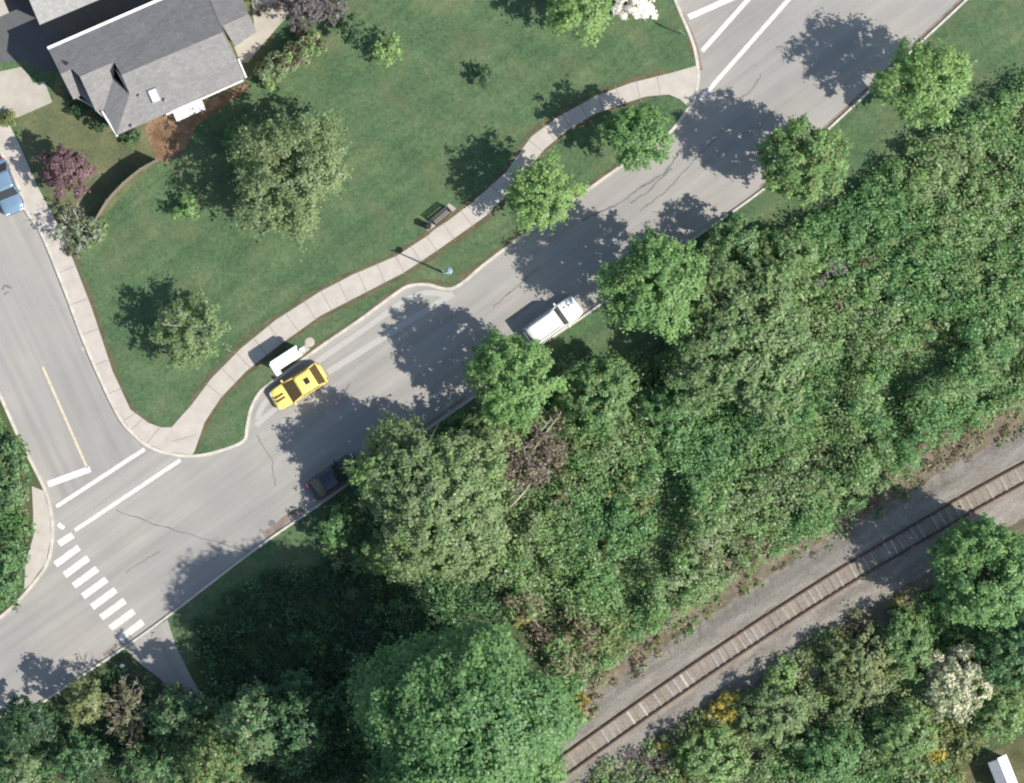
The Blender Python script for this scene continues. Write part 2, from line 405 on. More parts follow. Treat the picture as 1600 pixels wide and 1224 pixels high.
def in_poly(x, y, pts):
    q = np.array([PX(*p) for p in pts]); inside = np.zeros(len(x), bool); j = len(q) - 1
    for i in range(len(q)):
        c = ((q[i, 1] > y) != (q[j, 1] > y)) & (x < (q[j, 0] - q[i, 0]) * (y - q[i, 1]) / (q[j, 1] - q[i, 1] + 1e-12) + q[i, 0])
        inside ^= c; j = i
    return inside
def undergrowth(name, pts, label_kind, seed, dens, rr, hh, per, leaf, pals, low=(), patches=(), zbase=0.1, holes=(), hmul=(), kmul=1.0):
    """brambles and scrub: many small mounds of leaves, one object"""
    rng = np.random.default_rng(seed)
    q = np.array([PX(*p) for p in pts]); lo = q.min(0); hi = q.max(0)
    n = int((hi - lo).prod() * dens)
    x = rng.uniform(lo[0], hi[0], n); y = rng.uniform(lo[1], hi[1], n)
    keep = in_poly(x, y, pts)
    for h_ in holes: keep &= ~in_poly(x, y, h_)
    x = x[keep]; y = y[keep]; n = len(x)
    big = 0.5 + 0.5 * np.sin(x * .55 + 1.7 * np.sin(y * .31 + seed)) * np.sin(y * .62 + 1.3 * np.sin(x * .27 + 2 + seed))
    r = rng.uniform(rr[0], rr[1], n) * (0.8 + 0.4 * rng.random(n)); h = hh[0] + (hh[1] - hh[0]) * (0.55 * big + 0.45 * rng.random(n))
    for (cu, cv, ru, rv, f) in low:
        cx, cy = PX(cu, cv); dd = ((x - cx) / (ru / S)) ** 2 + ((y - cy) / (rv / S)) ** 2
        h = np.where(dd < 1, h * f + .0, h); x = np.where((dd < 1) & (rng.random(n) < .6), 1e4, x)
    for (cu, cv, ru, rv, f) in hmul:
        cx, cy = PX(cu, cv); dd = ((x - cx) / (ru / S)) ** 2 + ((y - cy) / (rv / S)) ** 2
        h = h * (1 + (f - 1) * np.exp(-dd))
    names = [p[0] for p in pals]; wts = np.array([p[1] for p in pals], float); wts /= wts.sum()
    # neighbouring mounds tend to share a kind: choose with a smooth field
    f = (np.sin(x * .35 + 2.1 * np.sin(y * .22 + seed)) + np.sin(y * .41 + 1.9 * np.sin(x * .19))) * .25 + .5
    f = np.clip(f + rng.normal(0, .22, n), 0, .999)
    k = np.searchsorted(np.cumsum(wts), f); k = np.minimum(k, len(names) - 1)
    allp = list(PAL); code = np.array([allp.index(nm) for nm in names])[k]
    for (cu, cv, ru, rv, nm, pr) in patches:
        cx, cy = PX(cu, cv); dd = ((x - cx) / (ru / S)) ** 2 + ((y - cy) / (rv / S)) ** 2
        code = np.where((dd < 1) & (rng.random(n) < pr), allp.index(nm), code)
    idx = np.repeat(np.arange(n), per); N = len(idx)
    th = rng.uniform(0, 2 * np.pi, N); cz = rng.uniform(0.0, 1, N); sr = np.sqrt(1 - cz ** 2)
    rk = rng.uniform(.6, 1.22, N)
    d = np.stack([np.cos(th) * sr, np.sin(th) * sr, cz], 1)
    pos = np.stack([x[idx] + d[:, 0] * r[idx] * rk, y[idx] + d[:, 1] * r[idx] * rk, zbase + h[idx] * (.25 + .75 * cz) * rk], 1)
    kk = (H - pos[:, 2:3] * .5) / H
    nr = d * .42 + rng.normal(0, .26, (N, 3)); nr[:, 2] += .5
    LO = np.array([PAL[a][0] for a in allp])[code][idx]; HI = np.array([PAL[a][1] for a in allp])[code][idx]
    ck = np.clip(rng.uniform(0.1, .75, n)[idx] + rng.uniform(-.35, .4, N), 0, 1)[:, None]
    o = cards(pos, nr, leaf * rng.uniform(.6, 1.4, N), (LO * (1 - ck) + HI * ck) * LEAFK * kmul, rng, name, M['leaf'])
    o['label'], o['category'] = label_kind; o['kind'] = 'stuff'
    return o

# ------------------------------------------------------------------ ground, roads, kerbs
bm = bmesh.new(); poly(bm, [(-9000, -9000), (10000, -9000), (10000, 9000), (-9000, 9000)], -0.06)
tag(obj('ground', bm, M['soil']), kind='structure')
K_NW = [(-300, -345), (-60, 115), (0, 235), (28, 290), (40, 328), (65, 365), (100, 450), (130, 530), (165, 610), (188, 655), (205, 675), (228, 695), (260, 708), (300, 713),
        (340, 706), (380, 690), (386, 668), (392, 640), (405, 615), (425, 598), (500, 543), (560, 502), (620, 458), (640, 447), (668, 445), (708, 451),
        (755, 415), (800, 381), (880, 325), (965, 264), (1003, 243), (1035, 217), (1052, 202), (1070, 178), (1085, 155), (1091, 122), (1088, 90), (1080, 60), (1055, 0), (1020, -90), (980, -300)]
K_W = [(-300, 20), (-60, 490), (0, 618), (30, 685), (52, 728), (70, 765), (80, 800), (82, 840), (74, 880), (50, 915), (10, 957), (-60, 1010), (-300, 1200)]
K_SE = [(-300, 1352), (-80, 1197), (0, 1143), (130, 1055), (190, 1015), (260, 965), (390, 865), (490, 795), (560, 745), (640, 690), (720, 635), (780, 590), (840, 543),
        (920, 489), (1000, 430), (1100, 362), (1192, 297), (1245, 248), (1300, 197), (1370, 132), (1435, 70), (1510, 0), (1600, -88), (1800, -290)]
bm = bmesh.new(); f = poly(bm, [(-300, -300), (1900, -300), (1900, -200), (1100, 420), (300, 1100), (-300, 1500)], 0.0)
road = tag(obj('road', bm, M['asphalt']), kind='structure')
slab('lawn', K_NW + [(-300, -500)], 0.10, M['grass'])
slab('corner_lawn', K_W + [(-301, 1100)], 0.10, M['soil'])
slab('embankment', K_SE + [(2300, -290), (2300, 1800), (-300, 1800)], 0.10, M['soil'])
slab('verge', [(190, 1016), (260, 966), (390, 866), (490, 796), (560, 746), (640, 691), (720, 636), (780, 591), (840, 544), (920, 490), (1000, 431), (1100, 363), (1192, 298), (1245, 249),
               (1300, 198), (1370, 133), (1435, 71), (1510, 1), (1600, -87), (1800, -289), (2100, -289), (1800, 0), (1640, 110), (1500, 205), (1420, 240), (1350, 310), (1230, 380), (1110, 430), (1010, 560),
               (880, 590), (780, 680), (600, 820), (520, 905), (400, 985), (290, 1040)], 0.112, M['grass'], 0.011)
def kerb(pts, name='kerb', w=0.24, mat='kerb'):
    bm = bmesh.new(); ribbon(bm, smooth_line(pts, 4), w, 0.135, 0.15)
    return obj(name, bm, M[mat], road)
kerb(K_NW[1:-1]); kerb(K_W[1:-1]); kerb(K_SE[1:-1], w=0.18)
def gutter_strip(pts, w, off=(0, 0), mat='kerb_stain', z=0.004, name='gutter_stain'):
    bm = bmesh.new(); ribbon(bm, smooth_line([(p[0] + off[0], p[1] + off[1]) for p in pts], 4), w, z); return obj(name, bm, M[mat], road)
gutter_strip([(1192, 297), (1245, 248), (1300, 197), (1370, 132), (1435, 70), (1510, 0)], 0.22, (-4, -4))
gutter_strip([(415, 842), (432, 832), (450, 816), (478, 800)], [0.15] + [0.75] * 17 + [0.5] * 0 if False else 0.55, (-3, -5))
gutter_strip([(165, 1028), (185, 1014), (150, 1040)][:2], 0.3, (-3, -4))
gutter_strip([(1060, 20), (1082, 70), (1091, 110)], 0.25, (5, 0))
gutter_strip([(640, 686), (680, 661), (730, 625)], 0.2, (-3, -4))
# pale concrete gutter pans
0 and gutter_strip([(48, 372), (85, 450), (112, 530), (148, 612), (180, 670)], 0.55, (-2, 2), 'driveway', 0.005, 'gutter_pan')
0 and gutter_strip([(0, 632), (30, 700), (58, 750)], 0.55, (8, 0), 'driveway', 0.005, 'gutter_pan')
gutter_strip([(400, 655), (418, 622), (500, 560), (560, 519), (626, 472), (664, 457), (706, 462)], 0.45, (2, 1), 'faded', 0.005, 'gutter_pan')

slab('side_road', [(-300, -344), (-60, 116), (0, 236), (28, 291), (40, 329), (65, 366), (100, 451), (130, 531), (165, 611), (188, 656), (205, 676), (227, 696), (150, 745), (78, 792), (69, 765), (52, 729), (30, 686), (0, 619), (-60, 491), (-300, 21)], 0.0035, M['asphalt_side'], 0.002)
# markings
def stripe(a, b, w, mat='paint', name='road_marking', z=0.008):
    bm = bmesh.new(); n = 8
    pts = [(a[0] + (b[0] - a[0]) * i / n, a[1] + (b[1] - a[1]) * i / n) for i in range(n + 1)]
    ribbon(bm, pts, w / S, z); return obj(name, bm, M[mat], road)
for i in range(8):
    cx, cy = 105 + 14.3 * i, 869 + 16.6 * i
    stripe((cx - 18.5, cy + 13.5), (cx + 18.5, cy - 13.5), 10.5, name='crosswalk_stripe')
stripe((92, 850), (114, 836), 10.5, name='crosswalk_stripe'); stripe((91, 819), (100, 826), 7, name='crosswalk_stripe')
stripe((75, 757), (141, 733), 10, name='stop_line')
stripe((88, 792), (226, 702), 6, name='crosswalk_line'); stripe((117, 829), (282, 719), 6, name='crosswalk_line')
stripe((67, 574), (136, 731), 3.6, 'cream_paint', 'centre_line')
stripe((1076, 27), (1160, -10), 9, name='crosswalk_line'); stripe((1097, 80), (1190, -24), 7, name='lane_line'); stripe((1094, 156), (1260, -32), 6.5, name='lane_line')
stripe((708, 459), (512, 582), 10, 'faded', 'bay_edge_line')
stripe((440, 630), (400, 665), 9, 'faded', 'bay_edge_line')
def crack(pts, w):
    rng = random.Random(len(pts) * 31 + int(pts[0][0])); q = []
    for i in range(len(pts) - 1):
        for k in range(7):
            t_ = k / 7; q.append((pts[i][0] + (pts[i + 1][0] - pts[i][0]) * t_ + rng.uniform(-1.3, 1.3), pts[i][1] + (pts[i + 1][1] - pts[i][1]) * t_ + rng.uniform(-1.3, 1.3)))
    q.append(pts[-1]); bm = bmesh.new(); ribbon(bm, q, [w / S * rng.uniform(.5, 1.3) for _ in q], 0.012); return obj('crack_seal', bm, M['tar'], road)
crack([(182, 797), (235, 818), (300, 836), (392, 864)], 1.6)
crack([(195, 895), (225, 876), (250, 862)], 1.2)
crack([(1065, 232), (1040, 270), (1005, 292), (960, 322), (910, 345)], 2.6)
crack([(1050, 262), (1012, 300), (985, 318)], 2.0)
crack([(1190, 118), (1170, 145), (1150, 160)], 1.6)
crack([(1120, 215), (1085, 250), (1040, 300), (1000, 330)], 1.5)
crack([(840, 420), (800, 455), (770, 480)], 1.4)
crack([(860, 455), (825, 480), (800, 500)], 1.2)
crack([(400, 680), (425, 720), (430, 760)], 1.2)
crack([(2, 452), (10, 446), (18, 450)], 3.0); crack([(6, 460), (14, 456)], 2.4)
bm = bmesh.new(); p = PX(425, 818); cyl(bm, (p[0], p[1], 0.0), (p[0], p[1], 0.014), 0.28, seg=20); obj('manhole_cover', bm, M['tar'], road)
bm = bmesh.new(); p = PX(130, 545); cyl(bm, (p[0], p[1], 0.0), (p[0], p[1], 0.014), 0.2, seg=20); obj('manhole_cover', bm, M['driveway'], road)

def edge_strip(pts, seed):
    rg = random.Random(seed); bm = bmesh.new(); q = smooth_line(pts, 6)
    ribbon(bm, [tuple(p) for p in q], [rg.uniform(.12, .42) for _ in q], 0.1165); tag(obj('bare_edge', bm, M['edge_soil']), kind='structure')
# footpaths
Ledge = [(252, 668), (268, 668), (300, 632), (330, 592), (375, 546), (430, 501), (500, 456), (550, 430), (620, 400), (680, 361), (740, 315), (790, 270), (830, 214), (870, 184), (930, 151), (985, 130), (1050, 114), (1088, 103)]
Redge = [(1090, 118), (1084, 153), (1074, 166), (1062, 155), (1045, 148), (1010, 151), (975, 162), (930, 178), (885, 205), (850, 234), (803, 292), (760, 337), (690, 387), (630, 427), (560, 463), (500, 494), (440, 537), (385, 580), (345, 622), (320, 660), (304, 706)]
side_in = [(82, 335), (112, 400), (143, 480), (176, 580), (204, 640), (232, 661)]
side_out = [(300, 711), (260, 706), (228, 693), (205, 672), (188, 652), (165, 607), (130, 527), (100, 447), (65, 362), (40, 326), (28, 288), (0, 233), (-60, 113)]
slab('footpath', side_in + Ledge + Redge + side_out + [(-60, 50), (0, 165), (30, 225), (58, 290)], 0.118, M['path'], 0.017)
slab('corner_footpath', [(50, 760), (68, 767), (78, 800), (80, 840), (72, 879), (48, 913), (38, 922), (40, 880), (52, 840), (52, 800)], 0.118, M['path'], 0.017)
bm = bmesh.new()
cl = smooth_line([((a[0] + b[0]) / 2, (a[1] + b[1]) / 2) for a, b in zip(
    [(300, 632), (330, 592), (375, 546), (430, 501), (500, 456), (550, 430), (620, 400), (680, 361), (740, 315), (790, 270), (830, 214), (870, 184), (930, 151), (985, 130), (1050, 114)],
    [(335, 640), (345, 622), (385, 580), (440, 537), (500, 494), (560, 463), (630, 427), (690, 387), (760, 337), (803, 292), (850, 234), (885, 205), (930, 178), (975, 162), (1045, 148)])], 12)
acc = 0; last = cl[0]
for i in range(1, len(cl)):
    acc += (cl[i] - cl[i - 1]).length
    if acc > 29:
        acc = 0; d = (cl[i] - cl[i - 1]).normalized(); n_ = Vector((-d.y, d.x)) * 18
        ribbon(bm, [tuple(cl[i] - n_), tuple(cl[i] + n_)], 0.05, 0.121)
so = smooth_line([(65, 365), (100, 450), (130, 530), (165, 610), (205, 672)], 12); si = smooth_line([(93, 352), (125, 440), (158, 520), (190, 600), (228, 655)], 12)
for i in range(2, len(so), 7): ribbon(bm, [tuple(so[i]), tuple(si[i])], 0.05, 0.121)
ribbon(bm, [(228, 695), (250, 668)], 0.05, 0.121); ribbon(bm, [(205, 672), (222, 655)], 0.05, 0.121); ribbon(bm, [(270, 690), (305, 680)], 0.05, 0.121)
tag(obj('path_joints', bm, M['joint']), kind='structure')
slab('shaded_footpath', [(196, 1014), (236, 985), (262, 968), (275, 1010), (300, 1060), (330, 1110), (290, 1110), (250, 1060), (222, 1040)], 0.122, M['asphalt_side'], 0.009)  # darker asphalt colour than the other footpaths, standing in for tree shade
slab('bench_pad', [(662, 352), (702, 318), (718, 330), (735, 320), (700, 352), (672, 368)], 0.116, M['driveway'], 0.015)
slab('shelter_pad', [(428, 574), (478, 538), (486, 548), (436, 588)], 0.116, M['driveway'], 0.015)
edge_strip([(p[0] - 3, p[1] - 3) for p in Ledge[2:-1]], 1); edge_strip([(p[0] + 3, p[1] + 3) for p in Redge[5:]], 2); edge_strip([(p[0] + 4, p[1] - 1) for p in side_in], 3)
edge_strip([(425, 592), (500, 538), (560, 497), (620, 452), (640, 441), (668, 439), (706, 445)], 4); edge_strip([(712, 440), (755, 409), (800, 375), (880, 319), (963, 259)], 5); edge_strip([(1076, 62), (1083, 90)], 6)
# yard around the houses
slab('yard', [(26, 180), (82, 158), (90, 100), (60, 60), (230, -20), (400, -60), (430, 60), (390, 130), (330, 175), (245, 250), (155, 345), (100, 350), (84, 322), (60, 285), (33, 228)], 0.106, M['yard_grass'], 0.005)
slab('driveway', [(-40, 118), (0, 112), (33, 105), (45, 118), (52, 130), (70, 128), (82, 160), (30, 183), (12, 187), (-40, 200)], 0.122, M['driveway'], 0.012)
slab('lane', [(-60, 40), (20, -60), (300, -90), (255, 0), (75, 80), (90, 112), (60, 112), (40, 95), (-60, 100)], 0.117, M['shaded_asphalt'], 0.007)
slab('mulch_bed', [(226, 200), (232, 188), (300, 168), (385, 130), (390, 140), (340, 172), (305, 200), (290, 232), (262, 256), (243, 248)], 0.116, M['mulch'], 0.006)
slab('patio', [(366, 74), (398, 50), (392, -30), (450, -30), (452, 22), (410, 70), (388, 98), (376, 98)], 0.122, M['driveway'], 0.012)
slab('dry_lawn', [(1480, 1240), (1500, 1195), (1540, 1180), (1580, 1160), (1700, 1110), (1700, 1400), (1400, 1400)], 0.114, M['dry_grass'], 0.01)

# ------------------------------------------------------------------ railway
UR = [(700, 1312), (800, 1240), (887, 1175), (990, 1104), (1090, 1033), (1200, 958), (1262, 916), (1360, 862), (1490, 784), (1597, 727), (1720, 660)]
pf = np.polyfit([(p[0] - 1200) / 500 for p in UR], [p[1] for p in UR], 3)
ur = [Vector((u_, float(np.polyval(pf, (u_ - 1200) / 500)))) for u_ in range(760, 1721, 8)]; cen, low_r = [], []
for i in range(len(ur)):
    d = (ur[min(i + 1, len(ur) - 1)] - ur[max(i - 1, 0)]).normalized(); n_ = Vector((-d.y, d.x))
    if n_.y < 0: n_ = -n_
    cen.append(ur[i] + n_ * 14); low_r.append(ur[i] + n_ * 28)
def bank(name, line, prof, mat):
    bm = bmesh.new(); rows = []
    for i, c in enumerate(line):
        a = Vector(PX(*line[max(i - 1, 0)])); b_ = Vector(PX(*line[min(i + 1, len(line) - 1)])); d = (b_ - a).normalized(); n_ = Vector((-d.y, d.x)); p = Vector(PX(*c))
        rg = random.Random(i * 7)
        rows.append([bm.verts.new((p.x + n_.x * (o + rg.uniform(-.25, .25) * (z < .2)), p.y + n_.y * (o + rg.uniform(-.25, .25) * (z < .2)), z)) for o, z in prof])
    for i in range(len(rows) - 1):
        for j in range(len(prof) - 1): bm.faces.new((rows[i][j], rows[i][j + 1], rows[i + 1][j + 1], rows[i + 1][j]))
    return tag(obj(name, bm, mat), kind='structure')
bank('track_verge', cen, [(-4.4, .05), (-4.2, .125), (5.2, .125), (5.4, .05)], M['dirt'])
bank('ballast', cen, [(-3.3, .10), (-3.1, .15), (-2.0, .40), (-1.7, .42), (1.7, .42), (2.0, .40), (3.0, .16), (3.3, .10)], M['ballast'])
bank('stained_ballast', cen, [(-1.15, .41), (-1.1, .424), (1.1, .424), (1.15, .41)], M['stained'])
tr = empty('railway_track', (*PX(*cen[len(cen) // 2]), 0.42)); tag(tr, 'single railway track with two rusty brown rails on weathered sleepers and grey ballast', 'railway track')
off = Vector(tr.location)
def rail(line):
    bm = bmesh.new()
    ribbon(bm, line, 0.18, .565 - off.z, .13)
    ribbon(bm, line, 0.075, .62 - off.z, .05)
    o = obj('rail', bm, M['rust'], tr); o.location = (-off.x, -off.y, 0)
rail(ur); rail(low_r)
acc = 0; cnt = 0; rng = random.Random(5)
meshes = {}
M['grey_sleeper'] = plain('grey_sleeper', (.26, .25, .235), 0.9, 0, 0.3, 3)
for k_, (mt) in enumerate(['sleeper', 'dark_sleeper', 'pale_sleeper', 'grey_sleeper']):
    bm = bmesh.new(); box(bm, (0, 0, 0), (0.20, 1.75, .10)); bmesh.ops.recalc_face_normals(bm, faces=bm.faces)
    me = bpy.data.meshes.new('sleeper'); bm.to_mesh(me); bm.free(); me.materials.append(M[mt]); meshes[mt] = me
dense = smooth_line([tuple(c) for c in cen], 8)
PALE = [(1003, 1113), (1073, 1066), (1149, 1019), (1383, 876), (1407, 862), (1178, 1000), (972, 1138), (1555, 770)]
for i in range(1, len(dense)):
    acc += (dense[i] - dense[i - 1]).length
    if acc > 11.6:
        acc = rng.uniform(-1.6, 1.6); c = dense[i]
        if not (835 < c.x < 1630 or False) or cnt >= 100: continue
        pale = any(math.hypot(c.x - a, c.y - b_) < 6.5 for a, b_ in PALE)
        mt = 'pale_sleeper' if pale else rng.choice(['sleeper', 'sleeper', 'dark_sleeper', 'sleeper', 'pale_sleeper'] if rng.random() < .3 else ['sleeper', 'dark_sleeper', 'grey_sleeper', 'dark_sleeper'])
        d = Vector(PX(*dense[i])) - Vector(PX(*dense[i - 1])); p = PX(*c)
        o = link('sleeper', meshes[mt], tr, (p[0] - off.x, p[1] - off.y, rng.uniform(-.045, .008) + .015)); o.rotation_euler = (0, 0, math.atan2(d.y, d.x) + rng.uniform(-.07, .07)); o.scale = (rng.uniform(.8, 1.15), rng.uniform(.85, 1.1), 1); cnt += 1

# ------------------------------------------------------------------ houses
def house_pt(O, a, b_, z, ax=(0.921, -0.390), bx=(0.390, 0.921)):
    return P(O[0] + ax[0] * a + bx[0] * b_, O[1] + ax[1] * a + bx[1] * b_, z)
def faces_obj(name, polys, mat, parent, thick=0.0):
    bm = bmesh.new()
    for pl in polys:
        vs = [bm.verts.new(p - off_h) for p in pl]; f = bm.faces.new(vs)
        bmesh.ops.recalc_face_normals(bm, faces=[f])
        if f.normal.z < -1e-4: f.normal_flip()
        if thick:
            lo_ = [bm.verts.new(v.co - Vector((0, 0, thick))) for v in vs]
            bm.faces.new(lo_[::-1])
            for i in range(len(vs)): bm.faces.new((vs[i], lo_[i], lo_[(i + 1) % len(vs)], vs[(i + 1) % len(vs)]))
    me = bpy.data.meshes.new(name); bm.to_mesh(me); bm.free(); me.materials.append(mat); return link(name, me, parent)
O = (75, 77); e_, rdg, g_ = 3.3, 6.0, 5.2
hp = lambda a, b_, z: house_pt(O, a, b_, z + (.7 if z > 2 else 0))
ho = empty('house', hp(150, 82, 0.1)); off_h = Vector(ho.location)
tag(ho, 'low house with grey shingle roof, skylight and white gutters beside the lawn', 'house')
roofm = M['shingle']
faces_obj('roof', [
    [hp(0, 0, e_), hp(262, -3, e_), hp(262, 82, rdg), hp(90, 82, rdg), hp(87, 59, g_), hp(29, 59, g_), hp(22, 43, 4.72), hp(3, 43, 4.72)],
    ], roofm, ho, .12)
faces_obj('roof', [[hp(90, 82, rdg), hp(262, 82, rdg), hp(266, 162, e_), hp(46, 166, e_), hp(90, 114, 4.5)]], roofm, ho, .12)
faces_obj('roof', [[hp(29, 59, g_), hp(87, 59, g_), hp(77, 81, 4.15), hp(43, 121, 3.3), hp(31, 119, 3.3)]], roofm, ho, .12)
faces_obj('roof', [[hp(90, 114, 4.5), hp(46, 166, e_), hp(43, 121, 3.3), hp(77, 81, 4.15)]], roofm, ho, .12)
faces_obj('roof', [[hp(3, 43, 4.70), hp(20, 43, 4.70), hp(18, 87, 2.9), hp(6, 88, 2.9)]], roofm, ho, .10)
faces_obj('roof', [[hp(263, -3, 3.2), hp(310, -5, 3.2), hp(310, 71, 4.7), hp(263, 72, 4.7)]], roofm, ho, .12)
faces_obj('roof', [[hp(265, 72.5, 4.7), hp(310, 71.5, 4.7), hp(311, 102, 4.0), hp(271, 110, 3.85)]], roofm, ho, .12)
faces_obj('roof', [[hp(21, 45, 3.0), hp(32, 45, 3.0), hp(32, 117, 2.3), hp(19, 86, 2.4)]], roofm, ho, .10)
# ridge caps, vertical gable pieces, walls
faces_obj('gable', [[hp(89, 82, rdg), hp(89, 114, 4.48), hp(84, 66, 4.3)]], M['siding'], ho)
faces_obj('gable', [[hp(263, 82, rdg - .1), hp(266, 160, e_ - .05), hp(263, 2, e_ - .05)]], M['siding'], ho)
bm = bmesh.new()
def wall(a0, b0, a1, b1, z, t_=.12):
    p0 = hp(a0, b0, 0) - off_h; p1 = hp(a1, b1, 0) - off_h; d = p1 - p0
    z += .6; box(bm, ((p0.x + p1.x) / 2, (p0.y + p1.y) / 2, (z - .1) / 2), (d.length, t_, z - .1), math.atan2(d.y, d.x))
wall(6, 6, 255, 4, 3.15); wall(6, 6, 9, 84, 2.5); wall(33, 115, 9, 84, 2.5); wall(33, 115, 52, 158, 3.15); wall(52, 158, 258, 155, 3.15); wall(258, 155, 255, 4, 3.15)
wall(262, 4, 306, 2, 3.0); wall(306, 2, 306, 96, 3.6); wall(306, 98, 272, 104, 3.6)
obj('wall', bm, M['siding'], ho)
def gut(a0, b0, a1, b1, z, w=.22):
    bm = bmesh.new(); p0 = hp(a0, b0, z) - off_h; p1 = hp(a1, b1, z) - off_h; d = p1 - p0
    box(bm, tuple((p0 + p1) / 2), (d.length, w, .14), math.atan2(d.y, d.x)); obj('gutter', bm, M['gutter'], ho)
gut(0, -1.5, 258, -4, e_ + .02); gut(130, 166.5, 262, 164, e_ - .02, .12); gut(264, -6, 310, -8, 3.2)
gut(47, 168, 40, 122, 3.22, .14); gut(268, 162, 268, 130, 3.4, .12)
bm = bmesh.new(); p0 = hp(124, 135, 4.15) - off_h
sk = empty('skylight', hp(125, 131, 4.14) - off_h, R(23)); sk.parent = ho
bm = bmesh.new()
for s_ in (-1, 1): box(bm, (s_ * .33, 0, .06), (.08, 1.15, .22)); box(bm, (0, s_ * .54, .06), (.58, .08, .22))
fr = obj('frame', bm, M['flat_grey'], sk); bm = bmesh.new(); box(bm, (0, 0, .08), (.56, .98, .06)); obj('pane', bm, M['white_metal'], sk)
sk.rotation_euler = (R(24), 0, R(23))
for (a, b_, z) in ((190, 63, 4.95), (243, 68, 5.05), (18, 32, 4.15), (62, 40, 4.25), (108, 62, 4.9), (104, 124, 4.3), (138, 146, 3.85), (75, 163, 3.45), (255, 130, 4.15)):
    bm = bmesh.new(); q = hp(a, b_, z) - off_h; cyl(bm, (q.x, q.y, q.z - .1), (q.x, q.y, q.z + .28), .13 if b_ > 100 else .17, seg=10); obj('roof_vent', bm, M['black' if b_ < 100 else 'flat_grey'], ho)
# awning on the garden wall
bm = bmesh.new(); q = hp(165, 172, 2.6) - off_h; box(bm, (q.x, q.y, 2.45), (2.5, .95, .07), R(23)); 
for s_ in (-1, 1): box(bm, (q.x + s_ * 1.1 * math.cos(R(23)) + .15, q.y + s_ * 1.1 * math.sin(R(23)) - .35, 1.2), (.07, .07, 2.4), R(23))
obj('awning', bm, M['white_metal'], ho, bevel=.01)
# neighbour
nb = empty('house', P(95, -10, .1)); off_h = Vector(nb.location); tag(nb, 'pale grey roofed house cut off by the top edge, beyond the narrow lane', 'house')
O2 = (62, 39); hp2 = lambda a, b_, z: house_pt(O2, a, b_, z)
faces_obj('roof', [[hp2(0, 0, 3.3), hp2(200, 0, 3.3), hp2(200, -90, 5.2), hp2(0, -90, 5.2)], [hp2(200, -90, 5.2), hp2(0, -90, 5.2), hp2(0, -180, 3.3), hp2(200, -180, 3.3)]], M['shingle_pale'], nb, .12)
bm = bmesh.new(); c_ = hp2(100, -90, 0) - off_h; box(bm, (c_.x, c_.y, 1.55), (192 / S, 168 / S, 3.1), R(23)); obj('wall', bm, M['siding'], nb)
gb = empty('garage', P(-20, -12, .1)); off_h = Vector(gb.location); tag(gb, 'corner of a pale flat roofed garage in the extreme top left', 'garage')
O3 = (14, 20); hp3 = lambda a, b_, z: house_pt(O3, a, b_, z)
faces_obj('roof', [[hp3(0, 0, 2.7), hp3(0, -100, 2.8), hp3(-120, -100, 2.8), hp3(-120, 0, 2.7)]], M['driveway'], gb, .15)
bm = bmesh.new(); c_ = hp3(-60, -50, 0) - off_h; box(bm, (c_.x, c_.y, 1.25), (110 / S, 92 / S, 2.5), R(23)); obj('wall', bm, M['siding'], gb)

# garden fence (curved)
fe = empty('garden_fence', P(195, 292, .1)); tag(fe, 'curved wooden garden fence casting a broad dark shadow on the yard', 'fence')
fo = Vector(fe.location); fl = smooth_line([(247, 252), (222, 266), (195, 288), (170, 315), (152, 345)], 4)
bm = bmesh.new(); ribbon(bm, fl, .05, 2.0 - .1, 1.85); o = obj('board_panel', bm, M['grey_wood'], fe); o.location = (-fo.x, -fo.y, 0)
for i in range(0, len(fl), 4):
    bm = bmesh.new(); q = PX(*fl[i]); box(bm, (q[0] - fo.x, q[1] - fo.y, 1.0), (.12, .12, 2.05), .7); obj('post', bm, M['grey_wood'], fe)

